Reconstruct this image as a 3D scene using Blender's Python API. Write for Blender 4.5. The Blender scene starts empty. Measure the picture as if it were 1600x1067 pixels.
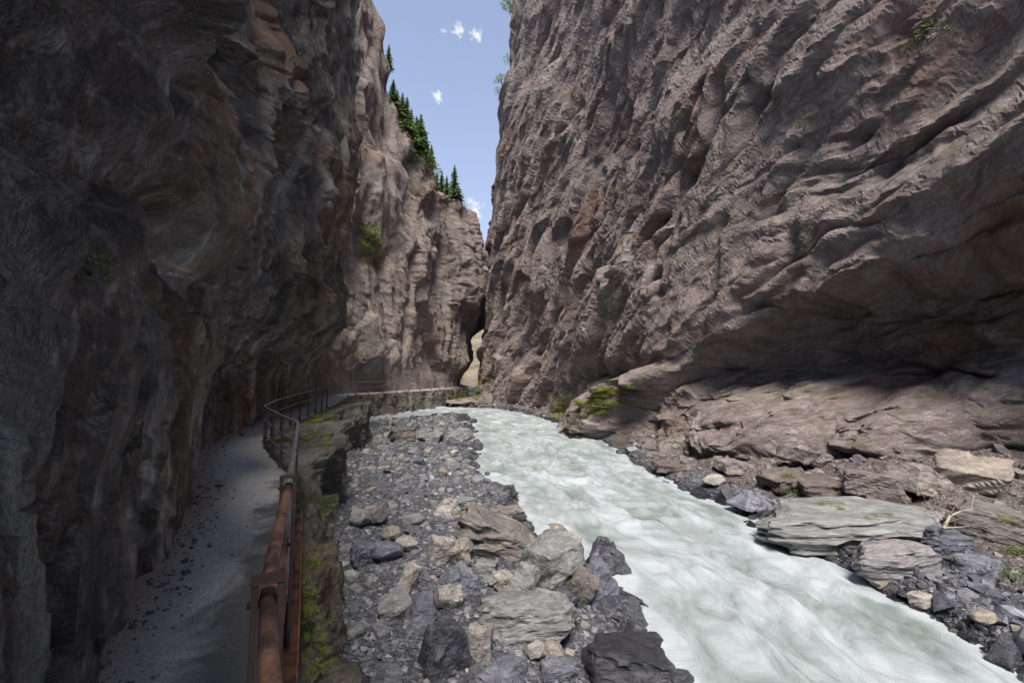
import bpy, bmesh, math, random
import numpy as np
from mathutils import Vector, Matrix, Euler
R = math.radians
SC = bpy.context.scene
COL = SC.collection
random.seed(11)
rng = np.random.default_rng(11)

# ------------------------------------------------------------------ camera, sky, sun, exposure
CAM = Vector((0.0, 0.0, 1.8)); FPX = 711.0; PITCH = math.atan(61.5 / FPX)
cd = bpy.data.cameras.new('camera'); cd.sensor_width = 36; cd.lens = 36 * FPX / 1600
cd.clip_start = 0.05; cd.clip_end = 2000
cam = bpy.data.objects.new('camera', cd); COL.objects.link(cam)
cam.location = CAM; cam.rotation_euler = (math.pi / 2 + PITCH, 0, 0)
SC.camera = cam

SUN_EL, SUN_AZ = R(57), R(179)           # azimuth clockwise from +Y
SKY_STRENGTH, SUN_STRENGTH, SUN_ANGLE, EXPOSURE = 0.09, 2.9, R(24), 1.5
w = bpy.data.worlds.new('World'); SC.world = w; w.use_nodes = True
nt = w.node_tree; nt.nodes.clear()
def NN(tree, typ, **kw):
    n = tree.nodes.new(typ)
    for k, v in kw.items(): setattr(n, k, v)
    return n
sky = NN(nt, 'ShaderNodeTexSky', sky_type='NISHITA', sun_disc=False, sun_elevation=SUN_EL, sun_rotation=SUN_AZ, altitude=900)
sky.air_density = 1.0; sky.dust_density = 0.6; sky.ozone_density = 2.0
tc = NN(nt, 'ShaderNodeTexCoord')
def world_math(op, a, b=None, c=None):
    n = NN(nt, 'ShaderNodeMath', operation=op)
    for i, v in enumerate((a, b, c)):
        if v is None: continue
        if isinstance(v, (int, float)): n.inputs[i].default_value = v
        else: nt.links.new(v, n.inputs[i])
    return n.outputs[0]
def pix_dir(px, py):
    d = Vector((px - 800, FPX, -(py - 533.5))); d.normalize()
    return Matrix.Rotation(PITCH, 3, 'X') @ d
cn = NN(nt, 'ShaderNodeTexNoise'); cn.inputs['Scale'].default_value = 60; cn.inputs['Detail'].default_value = 7; cn.inputs['Roughness'].default_value = 0.62
nt.links.new(tc.outputs['Generated'], cn.inputs['Vector'])
mask = None
# a few small fair-weather clouds, each in its own direction of the sky
for px, py, rad, amt in ((690, 48, .020, .75), (714, 47, .022, 1.1), (742, 52, .022, 1.1), (684, 150, .020, 1.1), (637, 158, .022, .65), (741, 330, .035, 1.3), (560, -180, .12, 1.0), (1000, -420, .2, 1.0)):
    dn = NN(nt, 'ShaderNodeVectorMath', operation='DISTANCE')
    nt.links.new(tc.outputs['Generated'], dn.inputs[0]); dn.inputs[1].default_value = pix_dir(px, py)
    m = world_math('SUBTRACT', 1.0, world_math('DIVIDE', dn.outputs['Value'], rad))
    m = world_math('MULTIPLY', world_math('MAXIMUM', m, 0.0), amt)
    mask = m if mask is None else world_math('MAXIMUM', mask, m)
k = world_math('ADD', world_math('MULTIPLY', world_math('SUBTRACT', cn.outputs['Fac'], 0.5), 3.4), world_math('SUBTRACT', world_math('MULTIPLY', mask, .95), .55))
k = world_math('MULTIPLY', world_math('MINIMUM', world_math('MAXIMUM', world_math('MULTIPLY', k, 1.3), 0.0), 1.0), world_math('MINIMUM', world_math('MULTIPLY', mask, 4.0), 1.0))
sz_ = NN(nt, 'ShaderNodeSeparateXYZ'); nt.links.new(tc.outputs['Generated'], sz_.inputs[0])
hf = world_math('ADD', .26, world_math('MULTIPLY', world_math('POWER', world_math('SUBTRACT', 1.0, world_math('MAXIMUM', sz_.outputs['Z'], 0.0)), 2.0), .62))
hz = NN(nt, 'ShaderNodeMix', data_type='RGBA'); nt.links.new(hf, hz.inputs['Factor']); nt.links.new(sky.outputs[0], hz.inputs['A']); hz.inputs['B'].default_value = (2.6, 2.75, 3.45, 1)   # thin summer haze
cl = NN(nt, 'ShaderNodeMix', data_type='RGBA')
nt.links.new(k, cl.inputs['Factor']); nt.links.new(hz.outputs['Result'], cl.inputs['A']); cl.inputs['B'].default_value = (4.2, 4.3, 4.5, 1)
bg = NN(nt, 'ShaderNodeBackground'); bg.inputs['Strength'].default_value = SKY_STRENGTH
nt.links.new(cl.outputs['Result'], bg.inputs['Color'])
wo = NN(nt, 'ShaderNodeOutputWorld'); nt.links.new(bg.outputs[0], wo.inputs['Surface'])

sd = bpy.data.lights.new('sun', 'SUN'); sd.energy = SUN_STRENGTH; sd.angle = SUN_ANGLE; sd.color = (1.0, 0.94, 0.85)
sun = bpy.data.objects.new('sun', sd); COL.objects.link(sun)
sv = Vector((math.sin(SUN_AZ) * math.cos(SUN_EL), math.cos(SUN_AZ) * math.cos(SUN_EL), math.sin(SUN_EL)))
sun.rotation_euler = sv.to_track_quat('Z', 'Y').to_euler(); sun.location = sv * 100
SC.view_settings.view_transform = 'Standard'; SC.view_settings.look = 'None'
SC.view_settings.gamma = 1; SC.view_settings.exposure = EXPOSURE; SC.view_settings.use_curve_mapping = False
SC.cycles.max_bounces = 6; SC.cycles.diffuse_bounces = 4

# ------------------------------------------------------------------ numpy noise
_g = rng.normal(size=(256, 2)); _g /= np.linalg.norm(_g, axis=1, keepdims=True)
_g3 = rng.normal(size=(256, 3)); _g3 /= np.linalg.norm(_g3, axis=1, keepdims=True)
_perm = rng.permutation(256).astype(np.int64)
def h2(ix, iy, seed):
    return _perm[(_perm[(ix + seed * 57) & 255] + iy + seed * 13) & 255]
def perlin(x, y, seed=0):
    ix = np.floor(x).astype(np.int64); iy = np.floor(y).astype(np.int64)
    fx = x - ix; fy = y - iy
    u = fx * fx * fx * (fx * (fx * 6 - 15) + 10); v = fy * fy * fy * (fy * (fy * 6 - 15) + 10)
    def gr(dx, dy):
        g = _g[h2(ix + dx, iy + dy, seed)]
        return g[..., 0] * (fx - dx) + g[..., 1] * (fy - dy)
    a = gr(0, 0); b = gr(1, 0); c = gr(0, 1); d = gr(1, 1)
    return ((a + (b - a) * u) * (1 - v) + (c + (d - c) * u) * v) * 1.5
def fbm(x, y, seed=0, octs=4, gain=.5):
    s = np.zeros_like(x); a = 1.0; f = 1.0
    for o in range(octs):
        s += a * perlin(x * f + o * 17.3, y * f - o * 9.1, seed + o); a *= gain; f *= 2.03
    return s
def ridged(x, y, seed=0, octs=4, gain=.5):
    s = np.zeros_like(x); a = 1.0; f = 1.0
    for o in range(octs):
        s += a * (1 - 2 * np.abs(perlin(x * f + o * 7.7, y * f + o * 3.1, seed + o))); a *= gain; f *= 2.1
    return s
def facets(x, y, seed=0, tilt=1.0):
    """angular blocks: every cell has its own offset and its own tilted face"""
    ix = np.floor(x).astype(np.int64); iy = np.floor(y).astype(np.int64)
    best = np.full(x.shape, 1e9); val = np.zeros_like(x)
    for dx in (-1, 0, 1):
        for dy in (-1, 0, 1):
            cx = ix + dx; cy = iy + dy
            a = h2(cx, cy, seed); b = h2(cx, cy, seed + 31); c = h2(cx, cy, seed + 67)
            ox = x - (cx + a / 255.0); oy = y - (cy + b / 255.0)
            d = ox * ox + oy * oy
            m = d < best
            g = _g[c]
            vv = (h2(cx, cy, seed + 5) / 255.0 - .5) + tilt * (g[..., 0] * ox + g[..., 1] * oy)
            best = np.where(m, d, best); val = np.where(m, vv, val)
    return val
def sstep(a, b, x):
    t = np.clip((x - a) / (b - a), 0, 1); return t * t * (3 - 2 * t)
def saw(t, sharp=.12):
    """a ledge: leaps out at its foot, then falls back towards its top"""
    f = t - np.floor(t)
    return np.where(f < sharp, f / sharp, 1 - (f - sharp) / (1 - sharp))
def interp(x, pts):
    p = np.array(pts); return np.interp(x, p[:, 0], p[:, 1])

# ------------------------------------------------------------------ helpers
def tag(o, label=None, cat=None, group=None, kind=None):
    if label: o['label'] = label
    if cat: o['category'] = cat
    if group: o['group'] = group
    if kind: o['kind'] = kind
    return o
def empty(name, loc=(0, 0, 0), rz=0):
    o = bpy.data.objects.new(name, None); COL.objects.link(o); o.location = loc; o.rotation_euler = (0, 0, rz)
    o.empty_display_size = .2
    return o
def link(name, me, mat=None, parent=None):
    o = bpy.data.objects.new(name, me); COL.objects.link(o)
    if mat is not None and not me.materials: me.materials.append(mat)
    if parent: o.parent = parent
    return o
def np_mesh(name, verts, faces, smooth=True):
    me = bpy.data.meshes.new(name)
    n = faces.shape[1]; nf = len(faces)
    me.vertices.add(len(verts)); me.vertices.foreach_set('co', np.ascontiguousarray(verts, dtype=np.float32).ravel())
    me.loops.add(nf * n); me.loops.foreach_set('vertex_index', np.ascontiguousarray(faces, dtype=np.int32).ravel())
    me.polygons.add(nf); me.polygons.foreach_set('loop_start', np.arange(0, nf * n, n, dtype=np.int32))
    me.polygons.foreach_set('use_smooth', np.full(nf, smooth))
    me.update(calc_edges=True)
    return me
def grid_faces(nu, nv, flip=False):
    i = np.arange(nu - 1)[:, None] * nv + np.arange(nv - 1)[None, :]
    i = i.ravel()
    f = np.stack([i, i + nv, i + nv + 1, i + 1], 1)
    return f[:, ::-1] if flip else f
def vattr(me, name, arr):
    arr = np.asarray(arr, dtype=np.float32)
    if arr.ndim == 1:
        a = me.attributes.new(name, 'FLOAT', 'POINT'); a.data.foreach_set('value', arr)
    else:
        a = me.attributes.new(name, 'FLOAT_VECTOR', 'POINT'); a.data.foreach_set('vector', np.ascontiguousarray(arr).ravel())
def ray(px, py):
    return pix_dir(px, py)
def at(px, py, Y):
    d = ray(px, py); return CAM + d * (Y / d.y)

# ------------------------------------------------------------------ materials
def mat(name):
    m = bpy.data.materials.new(name); m.use_nodes = True
    t = m.node_tree; b = t.nodes['Principled BSDF']
    return m, t, b
def noise(t, vec, scale, detail=5, rough=.55, dist=0):
    n = NN(t, 'ShaderNodeTexNoise'); n.inputs['Scale'].default_value = scale; n.inputs['Detail'].default_value = detail
    n.inputs['Roughness'].default_value = rough; n.inputs['Distortion'].default_value = dist
    if vec is not None: t.links.new(vec, n.inputs['Vector'])
    return n.outputs['Fac']
def mapv(t, vec, scale=(1, 1, 1), rot=(0, 0, 0)):
    n = NN(t, 'ShaderNodeMapping'); n.inputs['Scale'].default_value = scale; n.inputs['Rotation'].default_value = rot
    t.links.new(vec, n.inputs['Vector']); return n.outputs[0]
def ramp(t, fac, stops):
    n = NN(t, 'ShaderNodeValToRGB'); e = n.color_ramp.elements
    while len(e) < len(stops): e.new(.5)
    for i, (p, c) in enumerate(stops):
        e[i].position = p; e[i].color = (*c, 1) if len(c) == 3 else c
    t.links.new(fac, n.inputs['Fac']); return n.outputs['Color']
def mix(t, fac, a, b, mode='MIX'):
    n = NN(t, 'ShaderNodeMix', data_type='RGBA', blend_type=mode)
    for s, v in (('Factor', fac), ('A', a), ('B', b)):
        if isinstance(v, (int, float)): n.inputs[s].default_value = v
        elif isinstance(v, tuple): n.inputs[s].default_value = (*v, 1) if len(v) == 3 else v
        else: t.links.new(v, n.inputs[s])
    return n.outputs['Result']
def mth(t, op, a, b=None, clamp=False):
    n = NN(t, 'ShaderNodeMath', operation=op, use_clamp=clamp)
    for i, v in enumerate((a, b)):
        if v is None: continue
        if isinstance(v, (int, float)): n.inputs[i].default_value = v
        else: t.links.new(v, n.inputs[i])
    return n.outputs[0]
def band(t, fac, lo, hi):
    n = NN(t, 'ShaderNodeMapRange', clamp=True); n.inputs['From Min'].default_value = lo; n.inputs['From Max'].default_value = hi
    t.links.new(fac, n.inputs['Value']); return n.outputs[0]
def bump(t, b, hs):
    prev = None
    for h, s, d in hs:
        n = NN(t, 'ShaderNodeBump'); n.inputs['Strength'].default_value = s; n.inputs['Distance'].default_value = d
        t.links.new(h, n.inputs['Height'])
        if prev is not None: t.links.new(prev, n.inputs['Normal'])
        prev = n.outputs[0]
    t.links.new(prev, b.inputs['Normal'])

def rock_material(name, base, light, dark, stain, stain_lo=.56, aniso=(1, 2.2, 1), rough=.8, bump_s=1.0, streak=None, fine=1.0, moss=0, dscale=.45, spec=.3):
    m, t, b = mat(name)
    a = NN(t, 'ShaderNodeAttribute', attribute_name='strata'); v = a.outputs['Vector']
    v0 = v; v = mapv(t, v, (1, 1, dscale)); va = mapv(t, v, aniso)
    big = noise(t, v, .16, 4, .6, .4)
    med = noise(t, va, .55, 7, .62, 0 if spec > .5 else .25)
    fin = noise(t, va, 3.6 * fine, 8, .7, 0)
    grain = noise(t, v0, 16 * fine, 6, .75)
    c = ramp(t, med, [(.30, dark), (.47, base), (.66, light)])
    c2 = ramp(t, fin, [(.30, tuple(x * .45 for x in base)), (.52, base), (.72, tuple(min(1, x * 1.5) for x in light))])
    c = mix(t, .5, c, c2)
    c = mix(t, band(t, big, stain_lo, stain_lo + .14), c, mix(t, .65, c, mix(t, fin, tuple(x * .5 for x in stain), stain)))
    if streak:                                                    # mineral runs
        sn = noise(t, mapv(t, v, streak[0]), 1.0, 5, .6)
        c = mix(t, mth(t, 'MULTIPLY', band(t, sn, .56, .72), streak[2]), c, streak[1])
        sn2 = noise(t, mapv(t, v, (streak[0][0] * .8, streak[0][1] * 1.3, 3)), 1.0, 5, .6)
        c = mix(t, mth(t, 'MULTIPLY', band(t, sn2, .54, .68), .8), c, tuple(x * .35 for x in dark))
    if moss:                                                      # thin algae film on upward faces
        g = NN(t, 'ShaderNodeNewGeometry'); sx = NN(t, 'ShaderNodeSeparateXYZ'); t.links.new(g.outputs['Normal'], sx.inputs[0])
        mk = mth(t, 'MULTIPLY', band(t, sx.outputs['Z'], .45, .8), band(t, noise(t, v, .9, 5), .52, .62))
        c = mix(t, mth(t, 'MULTIPLY', mk, moss), c, (.055, .075, .012))
    c = mix(t, 1.0, c, ramp(t, grain, [(.3, (.6, .6, .6)), (.65, (1.12, 1.12, 1.12))]), 'MULTIPLY')
    t.links.new(c, b.inputs['Base Color']); b.inputs['Roughness'].default_value = rough
    b.inputs['Specular IOR Level'].default_value = spec
    vo = NN(t, 'ShaderNodeTexVoronoi', feature='DISTANCE_TO_EDGE'); vo.inputs['Scale'].default_value = 1.1 * fine
    dv = NN(t, 'ShaderNodeVectorMath', operation='ADD'); t.links.new(va, dv.inputs[0])
    nz = NN(t, 'ShaderNodeTexNoise'); nz.inputs['Scale'].default_value = 1.5; nz.inputs['Detail'].default_value = 3; t.links.new(va, nz.inputs['Vector'])
    t.links.new(nz.outputs['Color'], dv.inputs[1]); t.links.new(dv.outputs[0], vo.inputs['Vector'])
    crack = band(t, vo.outputs['Distance'], 0, .07)
    bump(t, b, [(med, .9 * bump_s, .8), (crack, .35 * bump_s, .12), (fin, 1.0 * bump_s, .25), (grain, .8 * bump_s, .05)])
    return m

M = {}
M['right'] = rock_material('right_cliff_rock', (.29, .232, .215), (.49, .41, .385), (.115, .09, .083), (.30, .155, .11), .545, (.8, 2.6, 1), .82, 1.3, moss=.5)
M['far'] = rock_material('left_far_cliff_rock', (.27, .222, .20), (.42, .36, .33), (.12, .095, .085), (.31, .17, .12), .56, (2.0, .8, 1), .85, 1.2, moss=.7)
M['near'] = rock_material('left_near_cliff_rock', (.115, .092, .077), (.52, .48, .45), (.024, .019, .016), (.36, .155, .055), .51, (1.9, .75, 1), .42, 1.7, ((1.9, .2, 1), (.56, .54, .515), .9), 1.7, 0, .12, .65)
M['ledge'] = rock_material('ledge_rock', (.20, .175, .15), (.42, .38, .34), (.07, .058, .048), (.28, .12, .045), .56, (2.0, 1, 1), .75, 1.3, None, 1.8, moss=1)

def stone_material(name, c0, c1, c2, rough=.7, attr=None, scale=1.0, warm=(.24, .20, .17), warm_at=.95):
    """river stone: every stone its own tone, thin pale veins and foliation"""
    m, t, b = mat(name)
    g = NN(t, 'ShaderNodeTexCoord'); v = g.outputs['Object']
    if attr:
        r = NN(t, 'ShaderNodeAttribute', attribute_name=attr).outputs['Fac']; v = NN(t, 'ShaderNodeNewGeometry').outputs['Position']
    else:
        r = NN(t, 'ShaderNodeObjectInfo').outputs['Random']
    c = ramp(t, r, [(0, c0), (.45, c1), (warm_at - .08, c2), (warm_at, warm), (1.0, tuple(min(.6, x * 1.35) for x in c2))])
    n1 = noise(t, mapv(t, v, (1, 1, 3.2)), 2.4 * scale, 7, .65, .8); n2 = noise(t, v, 16 * scale, 6, .7)
    c = mix(t, 1.0, c, ramp(t, n1, [(.28, (.45, .45, .47)), (.5, (.95, .95, .95)), (.7, (1.5, 1.48, 1.45))]), 'MULTIPLY')
    c = mix(t, 1.0, c, ramp(t, n2, [(.3, (.6, .6, .62)), (.66, (1.25, 1.25, 1.22))]), 'MULTIPLY')
    b.inputs['Roughness'].default_value = rough
    if attr:
        wt = NN(t, 'ShaderNodeAttribute', attribute_name='wet').outputs['Fac']
        c = mix(t, wt, c, mix(t, 1.0, c, (.32, .32, .34), 'MULTIPLY')); t.links.new(ramp(t, wt, [(0, (rough,) * 3), (1, (.22,) * 3)]), b.inputs['Roughness'])
    t.links.new(c, b.inputs['Base Color'])
    b.inputs['Specular IOR Level'].default_value = .4
    bump(t, b, [(n1, .6, .12), (n2, .6, .03)])
    return m
M['stone'] = stone_material('dry_stone', (.08, .08, .095), (.15, .15, .168), (.25, .248, .262))
M['stone_stuff'] = stone_material('dry_pebble', (.065, .065, .074), (.13, .13, .142), (.26, .258, .268), attr='tone')
M['stone_pale'] = stone_material('pale_stone', (.27, .25, .225), (.31, .285, .26), (.35, .325, .295))
M['stone_tan'] = stone_material('tan_stone', (.235, .205, .175), (.26, .225, .19), (.28, .245, .21))
M['stone_grey'] = stone_material('grey_stone', (.165, .162, .16), (.19, .186, .184), (.22, .213, .21), warm_at=.999)
M['stone_brown'] = stone_material('brown_stone', (.13, .115, .105), (.155, .137, .125), (.18, .157, .142), warm_at=.999)
M['stone_wet'] = stone_material('wet_stone', (.028, .028, .034), (.045, .045, .055), (.07, .07, .085), .22, warm_at=.999)
M['stone_slate'] = stone_material('slate_stone', (.10, .10, .125), (.125, .125, .155), (.16, .16, .19), .5, warm_at=.999)
M['stone_red'] = stone_material('red_brown_stone', (.105, .083, .075), (.14, .114, .103), (.185, .157, .145), warm_at=.999)
M['bank_stuff'] = stone_material('bank_pebble', (.075, .062, .057), (.13, .11, .10), (.22, .195, .18), attr='tone')

M['slate_stuff'] = stone_material('slate_shard', (.035, .035, .045), (.085, .085, .105), (.17, .17, .20), .5, attr='tone', warm=(.16, .14, .12))
def ground_material():
    m, t, b = mat('riverbed_gravel')
    p = NN(t, 'ShaderNodeNewGeometry').outputs['Position']
    vo = NN(t, 'ShaderNodeTexVoronoi', feature='F1'); vo.inputs['Scale'].default_value = 13; t.links.new(p, vo.inputs['Vector'])
    vb = NN(t, 'ShaderNodeTexVoronoi', feature='F1'); vb.inputs['Scale'].default_value = 31; t.links.new(p, vb.inputs['Vector'])
    sx = NN(t, 'ShaderNodeSeparateColor'); t.links.new(vo.outputs['Color'], sx.inputs[0])
    grey = ramp(t, sx.outputs[0], [(0, (.045, .045, .055)), (.6, (.105, .105, .125)), (1, (.21, .208, .225))])
    brown = ramp(t, sx.outputs[0], [(0, (.06, .048, .043)), (.6, (.125, .10, .09)), (1, (.21, .175, .16))])
    side = NN(t, 'ShaderNodeAttribute', attribute_name='bank').outputs['Fac']
    c = mix(t, side, grey, brown)
    n = noise(t, p, .8, 5)
    c = mix(t, 1.0, c, ramp(t, n, [(.3, (.7, .7, .7)), (.7, (1.15, 1.15, 1.15))]), 'MULTIPLY')
    wet = NN(t, 'ShaderNodeAttribute', attribute_name='wet').outputs['Fac']
    c = mix(t, wet, c, mix(t, 1.0, c, (.4, .4, .42), 'MULTIPLY'))
    t.links.new(c, b.inputs['Base Color'])
    t.links.new(ramp(t, wet, [(0, (.85,) * 3), (1, (.3,) * 3)]), b.inputs['Roughness'])
    h = mth(t, 'SUBTRACT', 1.0, vo.outputs['Distance']); h2_ = mth(t, 'SUBTRACT', 1.0, vb.outputs['Distance'])
    bump(t, b, [(h, 1.0, .08), (h2_, .7, .03)])
    return m
M['ground'] = ground_material()

def water_material():
    m, t, b = mat('milky_glacier_water')
    f = NN(t, 'ShaderNodeAttribute', attribute_name='flow').outputs['Vector']
    fo = NN(t, 'ShaderNodeAttribute', attribute_name='foam').outputs['Fac']
    n1 = noise(t, mapv(t, f, (1.1, .42, 1)), 1.0, 6, .6, .7)
    n2 = noise(t, mapv(t, f, (5.0, 1.9, 1)), 1.0, 8, .72, .6)
    c = ramp(t, n1, [(.30, (.135, .165, .155)), (.5, (.178, .207, .202)), (.7, (.215, .24, .243))])
    k_ = mth(t, 'ADD', mth(t, 'MULTIPLY', fo, .62), mth(t, 'MULTIPLY', n2, .8))
    c = mix(t, mth(t, 'MULTIPLY', band(t, k_, .50, 1.02), .95), c, (.345, .372, .392))
    dk = noise(t, mapv(t, f, (2.2, .55, 1)), 1.0, 4, .6, .8)
    c = mix(t, mth(t, 'MULTIPLY', band(t, dk, .60, .70), .5), c, (.15, .18, .125))
    t.links.new(c, b.inputs['Base Color'])
    b.inputs['Roughness'].default_value = .32; b.inputs['IOR'].default_value = 1.33
    b.inputs['Specular IOR Level'].default_value = .5
    n3 = noise(t, mapv(t, f, (7.0, 3.4, 1)), 1.0, 7, .68, .5)
    bump(t, b, [(n1, .35, .2), (n3, .65, .05)])
    return m
M['water'] = water_material()

def concrete_material():
    m, t, b = mat('path_concrete')
    p = NN(t, 'ShaderNodeNewGeometry').outputs['Position']
    e = NN(t, 'ShaderNodeAttribute', attribute_name='edge').outputs['Fac']     # 0 at the rock, 1 at the railing
    n1 = noise(t, p, 1.3, 6, .62, .8); n2 = noise(t, p, 9, 6, .7); n3 = noise(t, p, 60, 4, .7)
    c = ramp(t, n2, [(.3, (.25, .238, .22)), (.55, (.35, .335, .315)), (.75, (.45, .43, .405))])
    dirt = band(t, mth(t, 'ADD', mth(t, 'MULTIPLY', e, -1.6), mth(t, 'MULTIPLY', n2, .9)), -.30, .30)
    c = mix(t, mth(t, 'MULTIPLY', dirt, .85), c, (.22, .155, .105))
    sy = NN(t, 'ShaderNodeSeparateXYZ'); t.links.new(p, sy.inputs[0])
    wet = band(t, mth(t, 'SUBTRACT', mth(t, 'ADD', mth(t, 'MULTIPLY', e, .95), mth(t, 'MULTIPLY', n1, 1.1)), mth(t, 'MAXIMUM', mth(t, 'MULTIPLY', mth(t, 'SUBTRACT', sy.outputs['Y'], 3.2), .07), 0.0)), 1.02, 1.26)
    c = mix(t, mth(t, 'MULTIPLY', wet, .88), c, (.06, .059, .06))
    c = mix(t, 1.0, c, ramp(t, n3, [(.32, (.5, .5, .5)), (.6, (1.2, 1.2, 1.2))]), 'MULTIPLY')
    t.links.new(c, b.inputs['Base Color'])
    t.links.new(ramp(t, wet, [(0, (.9,) * 3), (1, (.55,) * 3)]), b.inputs['Roughness'])
    bump(t, b, [(n2, .4, .03), (n3, .7, .012)])
    return m
M['path'] = concrete_material()

def metal_material(name, c0, c1, rust, rlo, rough, metallic=0.0):
    m, t, b = mat(name)
    p = NN(t, 'ShaderNodeTexCoord').outputs['Object']
    n1 = noise(t, p, 5, 6, .65, .4); n2 = noise(t, p, 45, 5, .7)
    c = mix(t, band(t, n2, .35, .65), c0, c1)
    k_ = band(t, n1, rlo, rlo + .16)
    c = mix(t, k_, c, mix(t, n2, tuple(x * .5 for x in rust), rust))
    t.links.new(c, b.inputs['Base Color']); b.inputs['Metallic'].default_value = metallic
    t.links.new(ramp(t, k_, [(0, (rough,) * 3), (1, (.75,) * 3)]), b.inputs['Roughness'])
    bump(t, b, [(n1, .3, .01), (n2, .6, .004)])
    return m
M['rust'] = metal_material('rust_paint', (.135, .062, .042), (.225, .115, .08), (.06, .028, .018), .44, .6)
M['rust_dark'] = metal_material('dark_rusty_steel', (.035, .018, .014), (.06, .028, .02), (.16, .05, .02), .56, .55)
M['rust_plate'] = metal_material('orange_rust_plate', (.20, .08, .035), (.30, .13, .06), (.10, .04, .02), .46, .9)
M['galv'] = metal_material('grey_galvanised_steel', (.10, .105, .11), (.19, .185, .18), (.13, .075, .045), .50, .5, .3)

def leaf_material(name, c0, c1, trans=.38):
    m, t, b = mat(name)
    r = NN(t, 'ShaderNodeAttribute', attribute_name='tone').outputs['Fac']
    c = mix(t, r, c0, c1)
    t.links.new(c, b.inputs['Base Color']); b.inputs['Roughness'].default_value = .6
    tr = NN(t, 'ShaderNodeBsdfTranslucent'); t.links.new(c, tr.inputs['Color'])
    ms = NN(t, 'ShaderNodeMixShader'); ms.inputs[0].default_value = trans
    t.links.new(b.outputs[0], ms.inputs[1]); t.links.new(tr.outputs[0], ms.inputs[2])
    t.links.new(ms.outputs[0], t.nodes['Material Output'].inputs['Surface'])
    return m
M['fir'] = leaf_material('fir_needles', (.09, .165, .065), (.22, .31, .11))
M['leaf'] = leaf_material('shrub_leaves', (.08, .14, .03), (.23, .30, .065), .4)
M['grass'] = leaf_material('yellow_green_grass', (.12, .16, .02), (.32, .32, .05), .35)
m_, t_, b_ = mat('bark'); M['bark'] = m_
pz = NN(t_, 'ShaderNodeTexCoord').outputs['Object']
t_.links.new(ramp(t_, noise(t_, mapv(t_, pz, (9, 9, 1.5)), 2, 5), [(.3, (.05, .035, .025)), (.7, (.16, .12, .09))]), b_.inputs['Base Color']); b_.inputs['Roughness'].default_value = .9
m_, t_, b_ = mat('bleached_wood'); M['wood'] = m_
pz = NN(t_, 'ShaderNodeTexCoord').outputs['Object']
t_.links.new(ramp(t_, noise(t_, mapv(t_, pz, (20, 20, 3)), 2, 5), [(.3, (.20, .16, .12)), (.7, (.40, .34, .27))]), b_.inputs['Base Color']); b_.inputs['Roughness'].default_value = .85

# ------------------------------------------------------------------ plan of the gorge (metres)
def water_z(Y): return -2.7 + .02 * Y
# outer (railing) edge of the path and its level
PATH_R = np.array([(2.2, -4.5), (.85, -1.2), (.16, 0), (-.82, 1.64), (-1.54, 3.3), (-3.9, 8.5), (-5.0, 10), (-6.07, 11.6), (-7.0, 13), (-7.75, 15), (-8.5, 18), (-9.3, 22), (-10.6, 28), (-13, 36), (-15.0, 42), (-14.2, 46), (-11.9, 51.5), (-9.6, 57), (-8.2, 63), (-7.6, 69), (-7.8, 76), (-9.5, 84)])
def resample(P, step):
    d = np.r_[0, np.cumsum(np.linalg.norm(np.diff(P, axis=0), axis=1))]
    n = int(d[-1] / .25); q = np.linspace(0, d[-1], n)
    X = np.interp(q, d, P[:, 0]); Y = np.interp(q, d, P[:, 1])
    ker = np.hanning(9); ker /= ker.sum()
    X = np.convolve(np.pad(X, 4, mode='reflect', reflect_type='odd'), ker, 'valid'); Y = np.convolve(np.pad(Y, 4, mode='reflect', reflect_type='odd'), ker, 'valid')
    return np.stack([X, Y], 1)
PR = resample(PATH_R, .25)
PS = np.r_[0, np.cumsum(np.linalg.norm(np.diff(PR, axis=0), axis=1))]
def path_pt(s):
    return np.stack([np.interp(s, PS, PR[:, 0]), np.interp(s, PS, PR[:, 1])], -1)
def path_nrm(s):                                                  # points to the river
    a = path_pt(s - .3); b = path_pt(s + .3); t = b - a; t /= np.linalg.norm(t, axis=-1, keepdims=True)
    return np.stack([t[..., 1], -t[..., 0]], -1)
def path_z(Y): return interp(Y, [(-10, 0), (9, 0), (14, .05), (22, .35), (30, .55), (42, .55), (56, .75), (70, 1.0), (90, 1.3)])
def s_of_Y(Y): return np.interp(Y, PR[:, 1], PS)
def path_w(Y): return interp(Y, [(-5, 1.05), (2.7, 1.05), (5.2, 1.2), (9.5, 1.6), (14, 1.3), (22, 1.4), (90, 1.3)])
BAR = np.array([(-1.4, 1.5), (2.4, 2.5), (2.7, 5), (2.6, 6.7), (2.36, 7.6), (2.45, 9.4), (.95, 12.1), (.35, 14), (-.1, 16.9), (-1.6, 21.5), (-2.07, 26.8), (-3.4, 38), (-4.9, 48.5), (-7, 47.5), (-9.6, 44), (-12.3, 39.5), (-20, 36), (-20, 20), (-8, 2)])
RBK = np.array([(9.5, -6), (8.3, 3), (7.76, 6.9), (7.75, 7.45), (7.7, 8.4), (8.0, 10.3), (7.4, 12.8), (7.2, 14.6), (6.1, 20.7), (6.2, 29.3), (3.6, 43), (.8, 51), (-1.8, 56), (-7.6, 58), (-8.6, 61), (-6.4, 68), (-6.4, 80), (20, 80), (50, -6)])
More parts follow.
